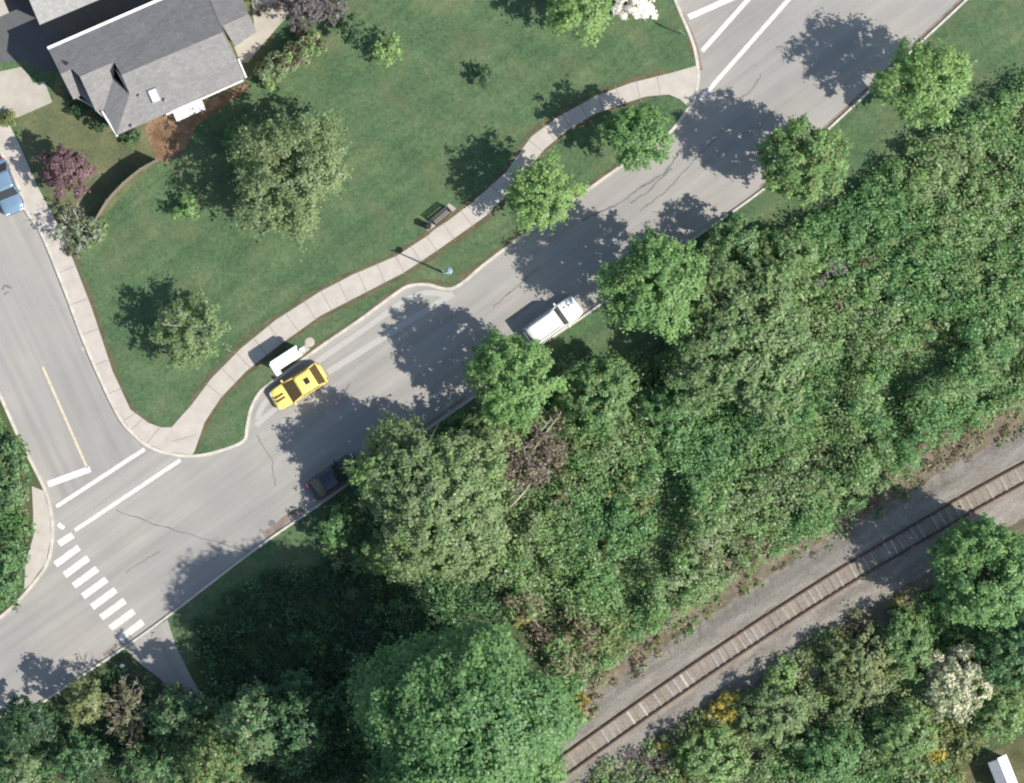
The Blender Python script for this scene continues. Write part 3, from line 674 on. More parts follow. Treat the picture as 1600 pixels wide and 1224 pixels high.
# ------------------------------------------------------------------ vehicles
def car(name, u, v, ang, L, W, Ht, paint, label, cat, cabin, stripes=False, glass='glass', sunroof=False, rack=False, base=0.0):
    """cabin = (rear base x, front base x, rear top x, front top x) as fractions of L from the rear"""
    e = empty(name, (*PX(u, v), base), ang); tag(e, label, cat, 'cars standing at the kerb')
    belt = Ht * .58; hw = W / 2
    bm = bmesh.new()
    prof = [(0, .80, .42, .70), (.02, .90, .30, .84), (.08, .98, .22, .97), (.2, 1, .2, 1.0), (.5, 1, .2, 1.0), (.74, 1, .2, .98), (.86, .98, .2, .94), (.95, .91, .25, .88), (.985, .82, .32, .70), (1.0, .68, .4, .58)]
    rows = []
    for (fx, fw, zb, zt) in prof:
        x = (fx - .5) * L; w = hw * fw; zt = belt * zt
        sec = [(-w * .92, zb), (-w, zb + .15), (-w, zt * .80), (-w * .95, zt * .93), (-w * .84, zt * .99), (-w * .4, zt * 1.015), (0, zt * 1.02), (w * .4, zt * 1.015), (w * .84, zt * .99), (w * .95, zt * .93), (w, zt * .80), (w, zb + .15), (w * .92, zb)]
        rows.append([bm.verts.new((x, y, z)) for y, z in sec])
    for i in range(len(rows) - 1):
        for j in range(len(rows[0]) - 1): bm.faces.new((rows[i][j], rows[i + 1][j], rows[i + 1][j + 1], rows[i][j + 1]))
        bm.faces.new((rows[i][-1], rows[i + 1][-1], rows[i + 1][0], rows[i][0]))
    bm.faces.new(rows[0]); bm.faces.new(rows[-1][::-1])
    body = obj('body', bm, M[paint], e, smooth=True)
    rb, fb, rt, ft = [(c - .5) * L for c in cabin]
    wb, wt = hw * .93, hw * .83; zt = Ht - .03; zb = belt * .985
    A = [Vector((rb, -wb, zb)), Vector((rb, wb, zb)), Vector((fb, wb, zb)), Vector((fb, -wb, zb))]
    B = [Vector((rt, -wt, zt)), Vector((rt, wt, zt)), Vector((ft, wt, zt)), Vector((ft, -wt, zt))]
    def quad(nm, pts, mat):
        bm = bmesh.new(); bm.faces.new([bm.verts.new(p) for p in pts]); 
        o = obj(nm, bm, M[mat], e); so_ = o.modifiers.new('solid', 'SOLIDIFY'); so_.thickness = .03; so_.offset = 0; return o
    quad('windscreen', [A[3], A[2], B[2], B[3]], glass); quad('rear_window', [A[0], A[1], B[1], B[0]], glass)
    quad('side_window', [A[1], A[2], B[2], B[1]], glass); quad('side_window', [A[0], A[3], B[3], B[0]], glass)
    bm = bmesh.new()
    nx, ny = 7, 7; g = []
    for i in range(nx):
        row = []
        for j in range(ny):
            fx = i / (nx - 1); fy = j / (ny - 1) * 2 - 1
            x = rt - .06 + (ft - rt + .12) * fx; z = zt + .02 + .06 * (1 - fy * fy) * (1 - (2 * fx - 1) ** 4 * .6)
            row.append(bm.verts.new((x, fy * (wt + .03), z)))
        g.append(row)
    for i in range(nx - 1):
        for j in range(ny - 1): bm.faces.new((g[i][j], g[i + 1][j], g[i + 1][j + 1], g[i][j + 1]))
    ro = obj('roof', bm, M[paint], e, smooth=True); so_ = ro.modifiers.new('solid', 'SOLIDIFY'); so_.thickness = .04
    mx = rt + (ft - rt) * .45
    for p_, q_ in list(zip(A, B)) + [(Vector((mx, s_ * wb, zb)), Vector((mx, s_ * wt, zt))) for s_ in (-1, 1)]:
        bm = bmesh.new(); tube(bm, [p_, q_], .045, 6); obj('window_pillar', bm, M[paint], e, smooth=True)
    for sx in (-.31, .31):
        for sy in (-1, 1):
            w_ = empty('wheel', (sx * L, sy * (hw - .1), .33)); w_.parent = e
            bm = bmesh.new(); cyl(bm, (0, -.11, 0), (0, .11, 0), .33, seg=20); obj('tyre', bm, M['rubber'], w_, bevel=.03)
            bm = bmesh.new(); cyl(bm, (0, sy * .09, 0), (0, sy * .125, 0), .2, seg=16); obj('rim', bm, M['rim'], w_)
    for sy in (-1, 1):
        bm = bmesh.new(); box(bm, (L * .468, sy * hw * .64, belt * .70), (.16, .34, .13)); obj('headlight', bm, M['lamp_glass'], e, bevel=.03)
        bm = bmesh.new(); box(bm, (-L * .482, sy * hw * .72, belt * .74), (.12, .26, .2)); obj('tail_light', bm, M['red_lens'], e, bevel=.03)
        bm = bmesh.new(); box(bm, (fb - .12, sy * (hw + .10), zb + .07), (.14, .22, .15)); obj('mirror', bm, M[paint], e, bevel=.03)
    bm = bmesh.new(); box(bm, (L * .487, 0, .42), (.12, W * .76, .2)); obj('bumper', bm, M['black' if stripes else paint], e, bevel=.04)
    if sunroof:
        bm = bmesh.new(); box(bm, (rt + (ft - rt) * .42, 0, zt + .085), (.42, .50, .05)); obj('sunroof', bm, M['glass'], e, bevel=.01)
    if rack:
        for sy in (-1, 1):
            bm = bmesh.new(); tube(bm, [Vector((rt + .2, sy * wt * .9, zt + .10)), Vector((ft - .2, sy * wt * .9, zt + .10))], .025, 6); obj('roof_rail', bm, M['flat_grey'], e)
    if stripes:
        for sy in (-.16, .16):
            bm = bmesh.new(); box(bm, (L * .36, sy, belt * 1.10), (L * .17, .13, .05)); o = obj('bonnet_stripe', bm, M['glass_amber'], e); o.rotation_euler = (0, 0.05, 0)
    return e
aM = math.atan2(50, 75)
car('parked_suv', 864, 503, R(35.5), 4.95, 1.9, 1.78, 'white_car', 'white sport utility vehicle parked at the right kerb in full sun', 'car', (.03, .70, .07, .60), rack=True)
car('yellow_car', 467, 604, R(32) + math.pi, 4.7, 1.9, 1.5, 'yellow_car', 'bright yellow car with dark bonnet stripes standing in the bus bay', 'car', (.06, .72, .2, .50), stripes=True, glass='glass_amber', sunroof=True)
car('parked_car', 522, 745, R(35), 4.5, 1.8, 1.45, 'dark_car', 'dark blue car parked in the deep tree shade on the main road', 'car', (.1, .70, .25, .55))
car('parked_car', 9, 293, R(-68), 4.5, 1.8, 1.45, 'blue_car', 'metallic blue car at the left edge on the side street', 'car', (.1, .70, .25, .55))

# ------------------------------------------------------------------ street furniture
sh = empty('bus_shelter', (*PX(449, 561), .12), R(33)); tag(sh, 'white roofed bus shelter on the verge beside the bus bay', 'bus shelter')
bm = bmesh.new(); box(bm, (0, 0, 2.02), (2.5, .95, .10)); obj('roof', bm, M['white_metal'], sh, bevel=.03)
bm = bmesh.new(); box(bm, (0, .42, 1.0), (2.3, .04, 1.9)); obj('back_panel', bm, M['flat_grey'], sh)
for s_ in (-1, 1):
    bm = bmesh.new(); box(bm, (s_ * 1.13, .05, 1.0), (.04, .7, 1.9)); obj('side_panel', bm, M['flat_grey'], sh)
    for t_ in (-1, 1):
        bm = bmesh.new(); box(bm, (s_ * 1.13, t_ * .42, .99), (.08, .08, 1.98)); obj('post', bm, M['white_metal'], sh)
bm = bmesh.new(); box(bm, (0, .2, .45), (1.8, .38, .05)); obj('seat', bm, M['bench_wood'], sh)
bm = bmesh.new(); box(bm, (-1.15, -.22, 1.96), (.5, 1.15, .09)); obj('end_canopy', bm, M['white_metal'], sh, bevel=.03)
st = empty('bus_stop_sign', (*PX(474, 547), .1)); tag(st, 'small white sign box on a post at the shelter end', 'sign')
bm = bmesh.new(); cyl(bm, (0, 0, 0), (0, 0, 2.2), .04); obj('post', bm, M['flat_grey'], st)
bm = bmesh.new(); box(bm, (0, 0, 2.15), (.42, .30, .34), R(20)); obj('sign_head', bm, M['white_metal'], st, bevel=.02)
uc = empty('utility_cover', (*PX(484, 535), .1)); tag(uc, 'round pale concrete utility cover in the grass by the shelter', 'cover')
bm = bmesh.new(); cyl(bm, (0, 0, 0), (0, 0, .06), .34, .30, 20); obj('lid', bm, M['path'], uc); 
bm = bmesh.new(); cyl(bm, (0, 0, .0), (0, 0, .03), .40, .40, 20); obj('collar', bm, M['driveway'], uc)
lp = empty('street_lamp', (*PX(692, 426), .1)); tag(lp, 'slender pale teal street lamp on the verge between path and kerb', 'street lamp')
bm = bmesh.new(); tube(bm, [Vector((0, 0, 0)), Vector((0, 0, .5)), Vector((0, 0, 4.4))], [.11, .08, .055], 12); obj('pole', bm, M['teal_metal'], lp, smooth=True)
bm = bmesh.new(); tube(bm, [Vector((0, 0, 4.35)), Vector((.06, -.1, 4.6)), Vector((.22, -.2, 4.75)), Vector((.42, -.18, 4.72)), Vector((.52, -.02, 4.62))], .045, 8); obj('arm', bm, M['teal_metal'], lp, smooth=True)
bm = bmesh.new(); cyl(bm, (.55, .0, 4.45), (.55, .0, 4.62), .30, .12, 16); hd = obj('lamp_head', bm, M['teal_metal'], lp, smooth=False)
bm = bmesh.new(); cyl(bm, (.55, .0, 4.40), (.55, .0, 4.46), .2, .24, 16); obj('lens', bm, M['lamp_glass'], lp)
sp = empty('sign_post', (*PX(1064, 54), .1)); tag(sp, 'small signpost on the grass point beside the junction', 'sign')
bm = bmesh.new(); cyl(bm, (0, 0, 0), (0, 0, 2.1), .035); obj('post', bm, M['flat_grey'], sp)
bm = bmesh.new(); box(bm, (0, 0, 1.85), (.05, .62, .62), R(55)); obj('sign_plate', bm, M['flat_grey'], sp)
be = empty('park_bench', (*PX(691, 339), .116), R(40)); tag(be, 'dark slatted park bench on a concrete pad beside the footpath', 'bench')
for i in range(3):
    bm = bmesh.new(); box(bm, (0, -.18 + i * .17, .45), (1.75, .12, .04)); obj('seat_slat', bm, M['bench_wood'], be)
for i in range(3):
    bm = bmesh.new(); box(bm, (0, .29 + i * .04, .58 + i * .15), (1.75, .04, .11)); obj('back_slat', bm, M['bench_wood'], be)
for s_ in (-1, 1):
    bm = bmesh.new(); box(bm, (s_ * .8, .02, .22), (.06, .5, .42)); box(bm, (s_ * .8, .30, .55), (.06, .06, .8)); box(bm, (s_ * .8, 0, .66), (.07, .5, .05)); obj('end_frame', bm, M['black'], be)
def bin_(u, v, label, h=.95, r=.27):
    b_ = empty('litter_bin', (*PX(u, v), .11)); tag(b_, label, 'bin')
    bm = bmesh.new(); cyl(bm, (0, 0, 0), (0, 0, h), r * .9, r, 18); obj('bin_body', bm, M['black'], b_)
    bm = bmesh.new(); cyl(bm, (0, 0, h), (0, 0, h + .12), r * 1.08, r * .6, 18); obj('bin_lid', bm, M['black'], b_)
bin_(669, 354, 'black round litter bin at the lower end of the bench pad')
fh = empty('fire_hydrant', (*PX(192, 1040), .11)); tag(fh, 'small pale hydrant on the kerb by the crosswalk end', 'hydrant')
bm = bmesh.new(); cyl(bm, (0, 0, 0), (0, 0, .6), .13); cyl(bm, (0, 0, .6), (0, 0, .75), .16, .06); obj('barrel', bm, M['white_metal'], fh)
bm = bmesh.new(); cyl(bm, (-.22, 0, .45), (.22, 0, .45), .06); obj('side_outlet', bm, M['white_metal'], fh)
sd = empty('garden_shed', (*PX(1566, 1214), .11), R(-68)); tag(sd, 'small white and pale grey roofed shed on dry grass at the bottom right', 'shed')
bm = bmesh.new(); box(bm, (-.3, 0, .95), (2.5, 1.3, 1.9)); obj('wall', bm, M['siding'], sd)
bm = bmesh.new(); v_ = [(-1.7, -.8, 1.92), (1.1, -.8, 1.92), (1.1, 0, 2.25), (-1.7, 0, 2.25)]; bm.faces.new([bm.verts.new(q) for q in v_])
o = obj('roof', bm, M['flat_grey'], sd); so_ = o.modifiers.new('s', 'SOLIDIFY'); so_.thickness = .05
bm = bmesh.new(); v_ = [(-1.8, .8, 1.92), (1.1, .8, 1.92), (1.1, .005, 2.25), (-1.8, .005, 2.25)]; bm.faces.new([bm.verts.new(q) for q in v_])
o = obj('roof', bm, M['white_metal'], sd); so_ = o.modifiers.new('s', 'SOLIDIFY'); so_.thickness = .05
for (u, v, w_, lb) in ((412, 14, .26, 'dark red flower pot on the patio by the house wall'), (404, 22, .22, 'smaller dark red pot at the patio corner'), (431, 12, .24, 'dark red pot on the patio nearest the bare tree')):
    pt_ = empty('plant_pot', (*PX(u, v), .13)); tag(pt_, lb, 'plant pot')
    bm = bmesh.new(); cyl(bm, (0, 0, 0), (0, 0, .4), w_ * .75, w_, 14); obj('pot', bm, M['pot'], pt_); crown('foliage', w_, w_, .35, .75, 900 + u, 'rosy', leaf=.08, parent=pt_, clump=.12)

# ------------------------------------------------------------------ trees: street trees first
T = tree
G1 = 'street trees along the main road'
T('street_tree', 1445, 130, 66, 6.4, [('bright', .5), ('lime', .5)], 'light green street tree on the right verge near the top', group=G1, spiky=.9, z0=3.0, z1=9.8, dens=.9)
T('street_tree', 1256, 252, 66, 6.2, [('mid', .5), ('bright', .35), ('olive', .3)], 'olive tinged street tree where the right kerb meets the bramble thicket', group=G1, spiky=.7, z0=2.6, z1=9.8)
T('street_tree', 1022, 448, 77, 7.0, [('bright', .7), ('mid', .3)], 'large rich green street tree just beyond the white parked vehicle', group=G1, spiky=1.0, z0=4.4, z1=10.6, dens=1.0)
T('street_tree', 802, 592, 70, 6.6, [('bright', .7), ('mid', .3)], 'bright green street tree below the white parked vehicle', group=G1, spiky=.6, z0=2.6, z1=10.4)
T('street_tree', 850, 303, 56, 5.4, [('lime', .7), ('bright', .3)], 'lime green tree between the footpath and the road kerb', group=G1, spiky=1.2, z0=2.6, z1=7.6, dens=.9)
T('street_tree', 996, 212, 52, 5.6, [('mid', .6), ('bright', .4)], 'mid green tree in the grass wedge where footpath meets kerb', group=G1, spiky=.6, z0=2.2, z1=7.8)
T('street_tree', 906, 12, 50, 5.0, [('lime', .6), ('bright', .4)], 'lime green tree at the top edge beside the white blossom shrub', group=G1, spiky=.8, z0=2.0, z1=7.2)
shrub('blossom_shrub', 994, 4, 34, 2.0, 'white', 'snow white blossoming shrub at the top edge of the lawn', leaf=.11, dens=2.2, hollow=.05)
T('young_tree', 606, 76, 24, 1.9, [('lime', .8), ('bright', .2)], 'small bright green sapling alone on the upper lawn', 'sapling', spiky=1.0, dens=.7, z0=.7, z1=3.0)
T('dark_tree', 548, 44, 24, 2.6, 'dark', 'small very dark evergreen between the sapling and the bare tree', z0=.8, z1=4.2, ry=22)
T('dark_tree', 755, 119, 17, 1.2, 'dark', 'tiny dark shrub by itself in the middle of the upper lawn', 'shrub', z0=.2, z1=2.0, spiky=1.0)
T('open_tree', 296, 515, 52, 3.4, [('pale', .7), ('sage', .3)], 'thin see-through young tree on the lower lawn near the side street', z0=1.2, z1=5.8, ry=54, dens=.8, spiky=1.3, leaf=.12, hollow=.05, twig=True, tmat='pale_bark')
T('willow_tree', 450, 268, 84, 5.0, [('sage', .6), ('pale', .35), ('olive', .1)], 'broad grey green feathery tree in front of the house', z0=.5, z1=9.6, ry=92, spiky=1.3, dens=.62, leaf=.125, rag=.24, hollow=.02, top=.7)
T('broadleaf_tree', 378, 222, 28, 2.2, [('mid', .8), ('pale', .2)], 'darker green tree tucked behind the feathery grey green tree', z0=.6, z1=3.8, ry=40, spiky=.6)
T('purple_tree', 102, 266, 39, 3.1, 'purple', 'purple leaved ornamental tree in the front yard', z0=1.2, z1=5.0, spiky=.7, dens=1.3, leaf=.13)
T('small_tree', 290, 328, 20, 1.3, 'bright', 'small light green tree beside the garden fence', z0=.4, z1=2.2, spiky=.9, dens=.8)
shrub('round_bush', 13, 188, 12, 1.1, 'olive', 'round clipped yellow green bush on the driveway corner', leaf=.09, dens=2)
T('bare_tree', 120, 358, 36, 1.8, [('greyv', .5), ('pale', .4)], 'nearly leafless tree with bleached white branches by the side street', z0=.6, z1=3.2, dens=.22, twig=True, tmat='white_wood', reach=1.0, limbs=8, trunk_r=.10)
shrub('garden_shrub', 150, 362, 22, 1.3, [('pale', .5), ('mid', .5)], 'grey green shrub at the foot of the curved fence')
shrub('garden_shrub', 116, 385, 18, 1.0, [('dark', .5), ('brown', .5)], 'dark scruffy shrub at the path edge below the bleached branches')
T('bare_tree', 484, -4, 52, 4.0, 'greyv', 'grey purple leafless tree at the top edge beside the patio', z0=1.4, z1=5.8, dens=.5, twig=True, leaf=.12, reach=1.0, limbs=9, tmat='bark')
# flowering hedge strip
def hedge_strip(u0, v0, u1, v1, w, h, pal, label, seed):
    rng = np.random.default_rng(seed); a = np.array(PX(u0, v0)); b_ = np.array(PX(u1, v1)); L_ = np.linalg.norm(b_ - a); m_ = (a + b_) / 2
    e = empty('hedge', (m_[0], m_[1], .1), math.atan2(b_[1] - a[1], b_[0] - a[0])); tag(e, label, 'hedge')
    K = int(L_ * w * 9); x = rng.uniform(-L_ / 2, L_ / 2, K); y = rng.uniform(-w / 2, w / 2, K); hh = h * (1 - .35 * (2 * y / w) ** 2) * rng.uniform(.7, 1.1, K)
    idx = np.repeat(np.arange(K), 70); n = len(idx); off = rng.normal(size=(n, 3)); off /= np.linalg.norm(off, axis=1, keepdims=True)
    pos = np.stack([x[idx] + off[:, 0] * .28, y[idx] + off[:, 1] * .28, hh[idx] * rng.uniform(.3, 1, n) ** .5 + off[:, 2] * .15], 1)
    nr = off * .5 + rng.normal(0, .2, (n, 3)); nr[:, 2] += .5
    sub = rng.choice(len(pal), K, p=[q[1] for q in pal]); lo, hi = palette(pal, n, rng, sub[idx]); ck = rng.random(n)[:, None]
    cards(pos, nr, .11 * rng.uniform(.6, 1.3, n), (lo * (1 - ck) + hi * ck) * LEAFK, rng, 'foliage', M['leaf'], e)
    bm = bmesh.new(); r_ = random.Random(seed)
    for k in range(int(L_ * 2)): q = r_.uniform(-L_ / 2, L_ / 2); tube(bm, [Vector((q, 0, -.05)), Vector((q + r_.uniform(-.2, .2), r_.uniform(-.4, .4), h * .7))], [.04, .02], 5)
    obj('stem', bm, M['bark'], e)
hedge_strip(410, 124, 502, 60, 2.0, 2.3, [('rosy', .2), ('sage', .6), ('lime', .2)], 'mixed flowering hedge running diagonally beside the patio', 71)
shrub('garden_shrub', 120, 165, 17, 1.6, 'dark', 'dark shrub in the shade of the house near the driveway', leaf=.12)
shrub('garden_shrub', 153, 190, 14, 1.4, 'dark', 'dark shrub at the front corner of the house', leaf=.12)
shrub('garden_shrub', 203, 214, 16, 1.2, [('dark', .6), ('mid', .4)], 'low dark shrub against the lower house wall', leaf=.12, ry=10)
shrub('garden_shrub', 470, 22, 15, 1.2, [('bright', .5), ('dark', .5)], 'small green shrub under the leafless grey tree', leaf=.12)

# tree belt right of the road
T('big_maple', 1160, 530, 116, 5.6, [('pale', .6), ('sage', .25), ('mid', .2)], 'very broad pale green tree beyond the rich green street tree', z0=1.4, z1=8.4, ry=122, dens=.8, spiky=.4, leaf=.15, rag=.25)
T('thicket_tree', 1150, 375, 46, 4.0, [('deep', .6), ('pale', .4)], 'dark bluish green tree close to the kerb above the rich green street tree', z0=1.0, z1=6.2, ry=38)
T('thicket_tree', 1225, 400, 50, 3.2, [('pale', .6), ('mid', .4)], 'pale green tree between the road bend and the broad pale tree', z0=.8, z1=5.2, ry=40)
T('thicket_tree', 935, 612, 62, 4.2, [('pale', .4), ('mid', .6)], 'round mid green tree behind the grass gap below the white vehicle', z0=1.0, z1=6.6, ry=58)
T('thicket_tree', 1045, 640, 50, 3.0, [('mid', .6), ('deep', .4)], 'low green tree at the lower left foot of the broad pale tree', z0=.6, z1=4.6)
T('willow_tree', 680, 774, 120, 6.0, [('sage', .55), ('pale', .45), ('lime', .15)], 'huge pale grey green tree overhanging the main road kerb', z0=1.2, z1=10.6, ry=110, spiky=.7, dens=.75, leaf=.14, rag=.30)
T('street_tree', 578, 737, 33, 6.4, [('lime', .6), ('bright', .4)], 'small bright green crown lit above the dark parked car', z0=3.4, z1=8.4, spiky=.8, dens=.9, trunk_r=.12)
T('thicket_tree', 700, 855, 84, 4.0, [('pale', .5), ('sage', .5)], 'pale green tree below the huge grey green tree, above the dark shade', z0=.8, z1=6.4, ry=50, dens=.95)
T('thicket_tree', 606, 862, 40, 3.6, [('bright', .5), ('pale', .5)], 'light green rounded tree at the edge of the dark shade', z0=.8, z1=5.4, ry=36)
T('thicket_tree', 526, 824, 28, 2.4, [('mid', .6), ('deep', .4)], 'mid green tree on the verge below the dark parked car', z0=.6, z1=3.8, ry=32)
T('willow_tree', 760, 680, 50, 3.4, [('pale', .5), ('olive', .5)], 'yellowish green tree directly under the bright street tree', z0=.8, z1=5.2, ry=40)
# dead, leafless tangle
dt = T('dead_tree', 822, 712, 56, 2.2, [('brown', .7), ('greyv', .3)], 'dead leafless brown tree with pale fallen branches amid green thicket', 'dead tree', z0=.4, z1=3.6, dens=.3, twig=True, tmat='pale_bark', reach=1.05, limbs=9, trunk_r=.13, leaf=.12)
for i, (a, b_, lb) in enumerate((((752, 757), (862, 655), 'long pale fallen branch pointing to the upper right in the dead tangle'), ((790, 800), (845, 725), 'shorter pale fallen branch, the lower one in the dead tangle'), ((770, 770), (880, 640), 'thin grey fallen branch lying across the dead tangle'))):
    bm = bmesh.new(); A_ = P(*a, 1.2); B_ = P(*b_, 2.4); mid_ = A_.lerp(B_, .5) + Vector((.2, -.2, .3)); tube(bm, [A_, mid_, B_], [.09, .07, .03], 7)
    for k in range(7):
        q = A_.lerp(B_, random.uniform(.2, .95)); tube(bm, [q, q + Vector((random.uniform(-.9, .9), random.uniform(-.5, .9), random.uniform(-.1, .5)))], [.035, .012], 5)
    tag(obj('fallen_branch', bm, M['pale_bark'], smooth=True), lb, 'branch', 'fallen branches in the thicket')

# great tree and its neighbours at the bottom
T('great_maple', 722, 1126, 140, 13.0, [('mid', .45), ('bright', .12), ('deep', .45)], 'enormous deep green tree at the bottom centre casting the great shade', z0=4.0, z1=23.0, ry=138, dens=.5, leaf=.17, rag=.22, hollow=.6, top=.6, trunk_r=.5, limbs=9, clump=.78)
T('tall_tree', 795, 1175, 88, 9.0, [('mid', .6), ('bright', .4)], 'fresh green tall tree at the foot of the railway, left of the rails', z0=3.0, z1=15.0, ry=110, dens=.9, leaf=.16)
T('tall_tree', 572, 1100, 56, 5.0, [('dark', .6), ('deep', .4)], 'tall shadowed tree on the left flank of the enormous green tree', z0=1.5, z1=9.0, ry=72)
T('tall_tree', 650, 1262, 92, 11.0, [('deep', .6), ('mid', .4)], 'tall green tree added mostly below the bottom edge to extend the great shade', z0=3.0, z1=20.0, ry=90, dens=.7, leaf=.2, clump=.6)  # added, largely out of view, to throw more shade at the bottom left
T('tall_tree', 462, 1130, 72, 6.5, [('dark', .7), ('deep', .3)], 'dark tree added deep in the great shade to widen it', z0=.8, z1=12.5, ry=74)  # extra shade caster, added and kept tall to darken the path
T('corner_tree', 396, 1134, 56, 6.0, [('sage', .5), ('deep', .5)], 'olive green tree at the bottom whose top catches the sun', z0=1.0, z1=13.5, ry=58, spiky=.5)
T('corner_tree', 280, 1120, 58, 4.6, [('brown', .1), ('sage', .3), ('deep', .5), ('dark', .3)], 'grey green tree mixed with brown twigs near the bottom left', z0=1.0, z1=7.0, ry=46, twig=True)
T('bare_tree', 197, 1112, 34, 4.4, [('brown', .7), ('sage', .4)], 'brown leafless tree among green shrubs near the bottom left', z0=1.2, z1=6.6, dens=.3, twig=True, tmat='pale_bark', reach=1.05, limbs=9, ry=50, leaf=.11)
T('corner_tree', 132, 1098, 34, 4.4, [('olive', .8), ('sage', .2)], 'yellow green tree close to the lower kerb', z0=1.0, z1=6.6, ry=38)
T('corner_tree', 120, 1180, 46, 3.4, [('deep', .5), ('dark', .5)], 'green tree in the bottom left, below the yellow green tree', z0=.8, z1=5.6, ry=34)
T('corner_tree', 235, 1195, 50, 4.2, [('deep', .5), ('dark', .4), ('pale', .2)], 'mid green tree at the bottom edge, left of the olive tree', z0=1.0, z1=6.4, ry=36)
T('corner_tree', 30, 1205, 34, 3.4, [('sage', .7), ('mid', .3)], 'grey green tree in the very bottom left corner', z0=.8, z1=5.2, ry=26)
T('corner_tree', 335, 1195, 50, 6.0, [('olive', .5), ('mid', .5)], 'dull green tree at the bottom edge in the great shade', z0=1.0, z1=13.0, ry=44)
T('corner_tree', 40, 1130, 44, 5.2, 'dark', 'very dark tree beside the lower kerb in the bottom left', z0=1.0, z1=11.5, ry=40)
# left corner
T('corner_tree', 8, 742, 36, 2.4, [('deep', .4), ('dark', .35), ('pale', .3)], 'leafy tree on the left edge beside the stop line', z0=.5, z1=4.2, ry=62)
T('corner_tree', -4, 890, 44, 2.6, [('mid', .35), ('deep', .4), ('dark', .3)], 'rounded green tree on the left edge near the crosswalk', z0=.6, z1=4.6, ry=66)
shrub('corner_shrub', 36, 828, 18, 1.5, [('mid', .8), ('lime', .2)], 'small round shrub at the corner footpath, left of the crosswalk')

# south of the railway
T('railway_tree', 1538, 895, 86, 5.6, [('mid', .55), ('bright', .3), ('deep', .2)], 'big round green tree casting its shadow over the rails', z0=1.0, z1=11.2, ry=84, dens=1.0, rag=.10, hollow=.2, top=1.2)
T('railway_tree', 1592, 1005, 66, 5.0, [('deep', .7), ('dark', .4)], 'dark green tree at the right edge under the big round tree', z0=1.0, z1=7.6, ry=70)
T('railway_tree', 1610, 940, 44, 5.2, [('dark', .5), ('deep', .5)], 'dark tree top at the right edge above the white blossom tree', z0=1.0, z1=7.6)
T('blossom_tree', 1497, 1068, 52, 3.0, [('blossom', .8), ('pale', .3)], 'white blossoming tree in the scrub south of the railway', z0=.8, z1=4.8, ry=58, dens=.75, leaf=.13, spiky=.6)
T('railway_tree', 1420, 1008, 40, 2.8, [('pale', .5), ('mid', .5)], 'soft green tree to the upper left of the white blossom tree', z0=.6, z1=4.4, ry=56)
T('railway_tree', 1345, 1045, 56, 2.6, [('sage', .5), ('olive', .5)], 'broad olive green tree just south of the bend in the rails', z0=.6, z1=4.2, ry=62)
T('railway_tree', 1420, 1150, 52, 3.0, [('pale', .6), ('bright', .4)], 'fresh green tree lower left of the white blossom tree', z0=.6, z1=4.6, ry=48)
T('railway_tree', 1210, 1120, 52, 3.0, [('pale', .6), ('sage', .4)], 'pale green tree right of the yellow flowering broom', z0=.6, z1=4.6, ry=50)
T('railway_tree', 1110, 1185, 60, 2.8, [('pale', .5), ('bright', .5)], 'light green tree at the bottom below the yellow broom', z0=.6, z1=4.4, ry=42)
T('railway_tree', 1300, 1180, 50, 2.8, [('deep', .6), ('mid', .5)], 'darker green tree at the bottom edge right of centre', z0=.6, z1=4.8, ry=44)
T('railway_tree', 1222, 1062, 22, 1.7, 'bright', 'small oval green shrub at the ballast edge', 'shrub', z0=.3, z1=2.8, ry=36, rz=R(-15))
T('railway_tree', 1562, 1120, 44, 2.4, [('bright', .5), ('pale', .5)], 'light green tree beneath the white blossom tree towards the shed', z0=.5, z1=3.8, ry=40)
shrub('broom_shrub', 1138, 1106, 38, 1.8, [('broom', .75), ('olive', .3)], 'largest yellow flowering broom beside the railway ballast', group='yellow flowering broom', ry=22, rz=R(10), leaf=.13, dens=1.5)
shrub('broom_shrub', 1036, 1168, 12, 1.1, [('broom', .8), ('olive', .3)], 'small yellow broom near the bottom end of the ballast', group='yellow flowering broom', leaf=.12, dens=1.5)
shrub('broom_shrub', 912, 1104, 18, 1.2, [('broom', .55), ('brown', .4)], 'yellow broom left of the rails next to the enormous tree', group='yellow flowering broom', leaf=.12, dens=1.2)
shrub('broom_shrub', 816, 962, 16, 1.3, [('broom', .6), ('sage', .4)], 'yellow broom at the right rim of the great shade', group='yellow flowering broom', leaf=.12, dens=1.2)
shrub('broom_shrub', 1408, 952, 22, 1.0, [('olive', .8), ('broom', .2)], 'olive shrub ringed by pale dry grass beside the railway', leaf=.12)
shrub('round_bush', 1262, 1030, 20, 1.1, [('olive', .5), ('sage', .5)], 'low round dull green bush near the pale worn path loop', leaf=.12)

# ------------------------------------------------------------------ undergrowth masses
POLY_N = [(1620, 118), (1540, 165), (1500, 195), (1425, 222), (1380, 262), (1330, 305), (1290, 335), (1200, 372), (1110, 372), (1080, 420), (1075, 520), (1040, 560), (960, 565), (880, 570), (860, 640), (880, 700), (850, 790),
          (800, 850), (760, 880), (780, 930), (850, 1010), (880, 1090), (905, 1080), (992, 1003), (1080, 943), (1170, 881), (1298, 820), (1366, 772), (1444, 708), (1537, 654), (1620, 610)]
LOWN = [(1440, 565, 50, 32, .12), (1405, 600, 30, 26, .12), (1480, 540, 30, 18, .15), (1318, 595, 24, 34, .12), (1050, 790, 32, 60, .1), (1035, 850, 22, 50, .1), (990, 905, 30, 48, .1), (1290, 690, 30, 50, .45), (1400, 690, 10, 50, .15), (905, 560, 30, 18, .3), (1000, 590, 50, 22, .25), (840, 880, 22, 20, .3), (860, 960, 26, 30, .35), (1590, 570, 18, 30, .35), (1400, 620, 24, 26, .4)]
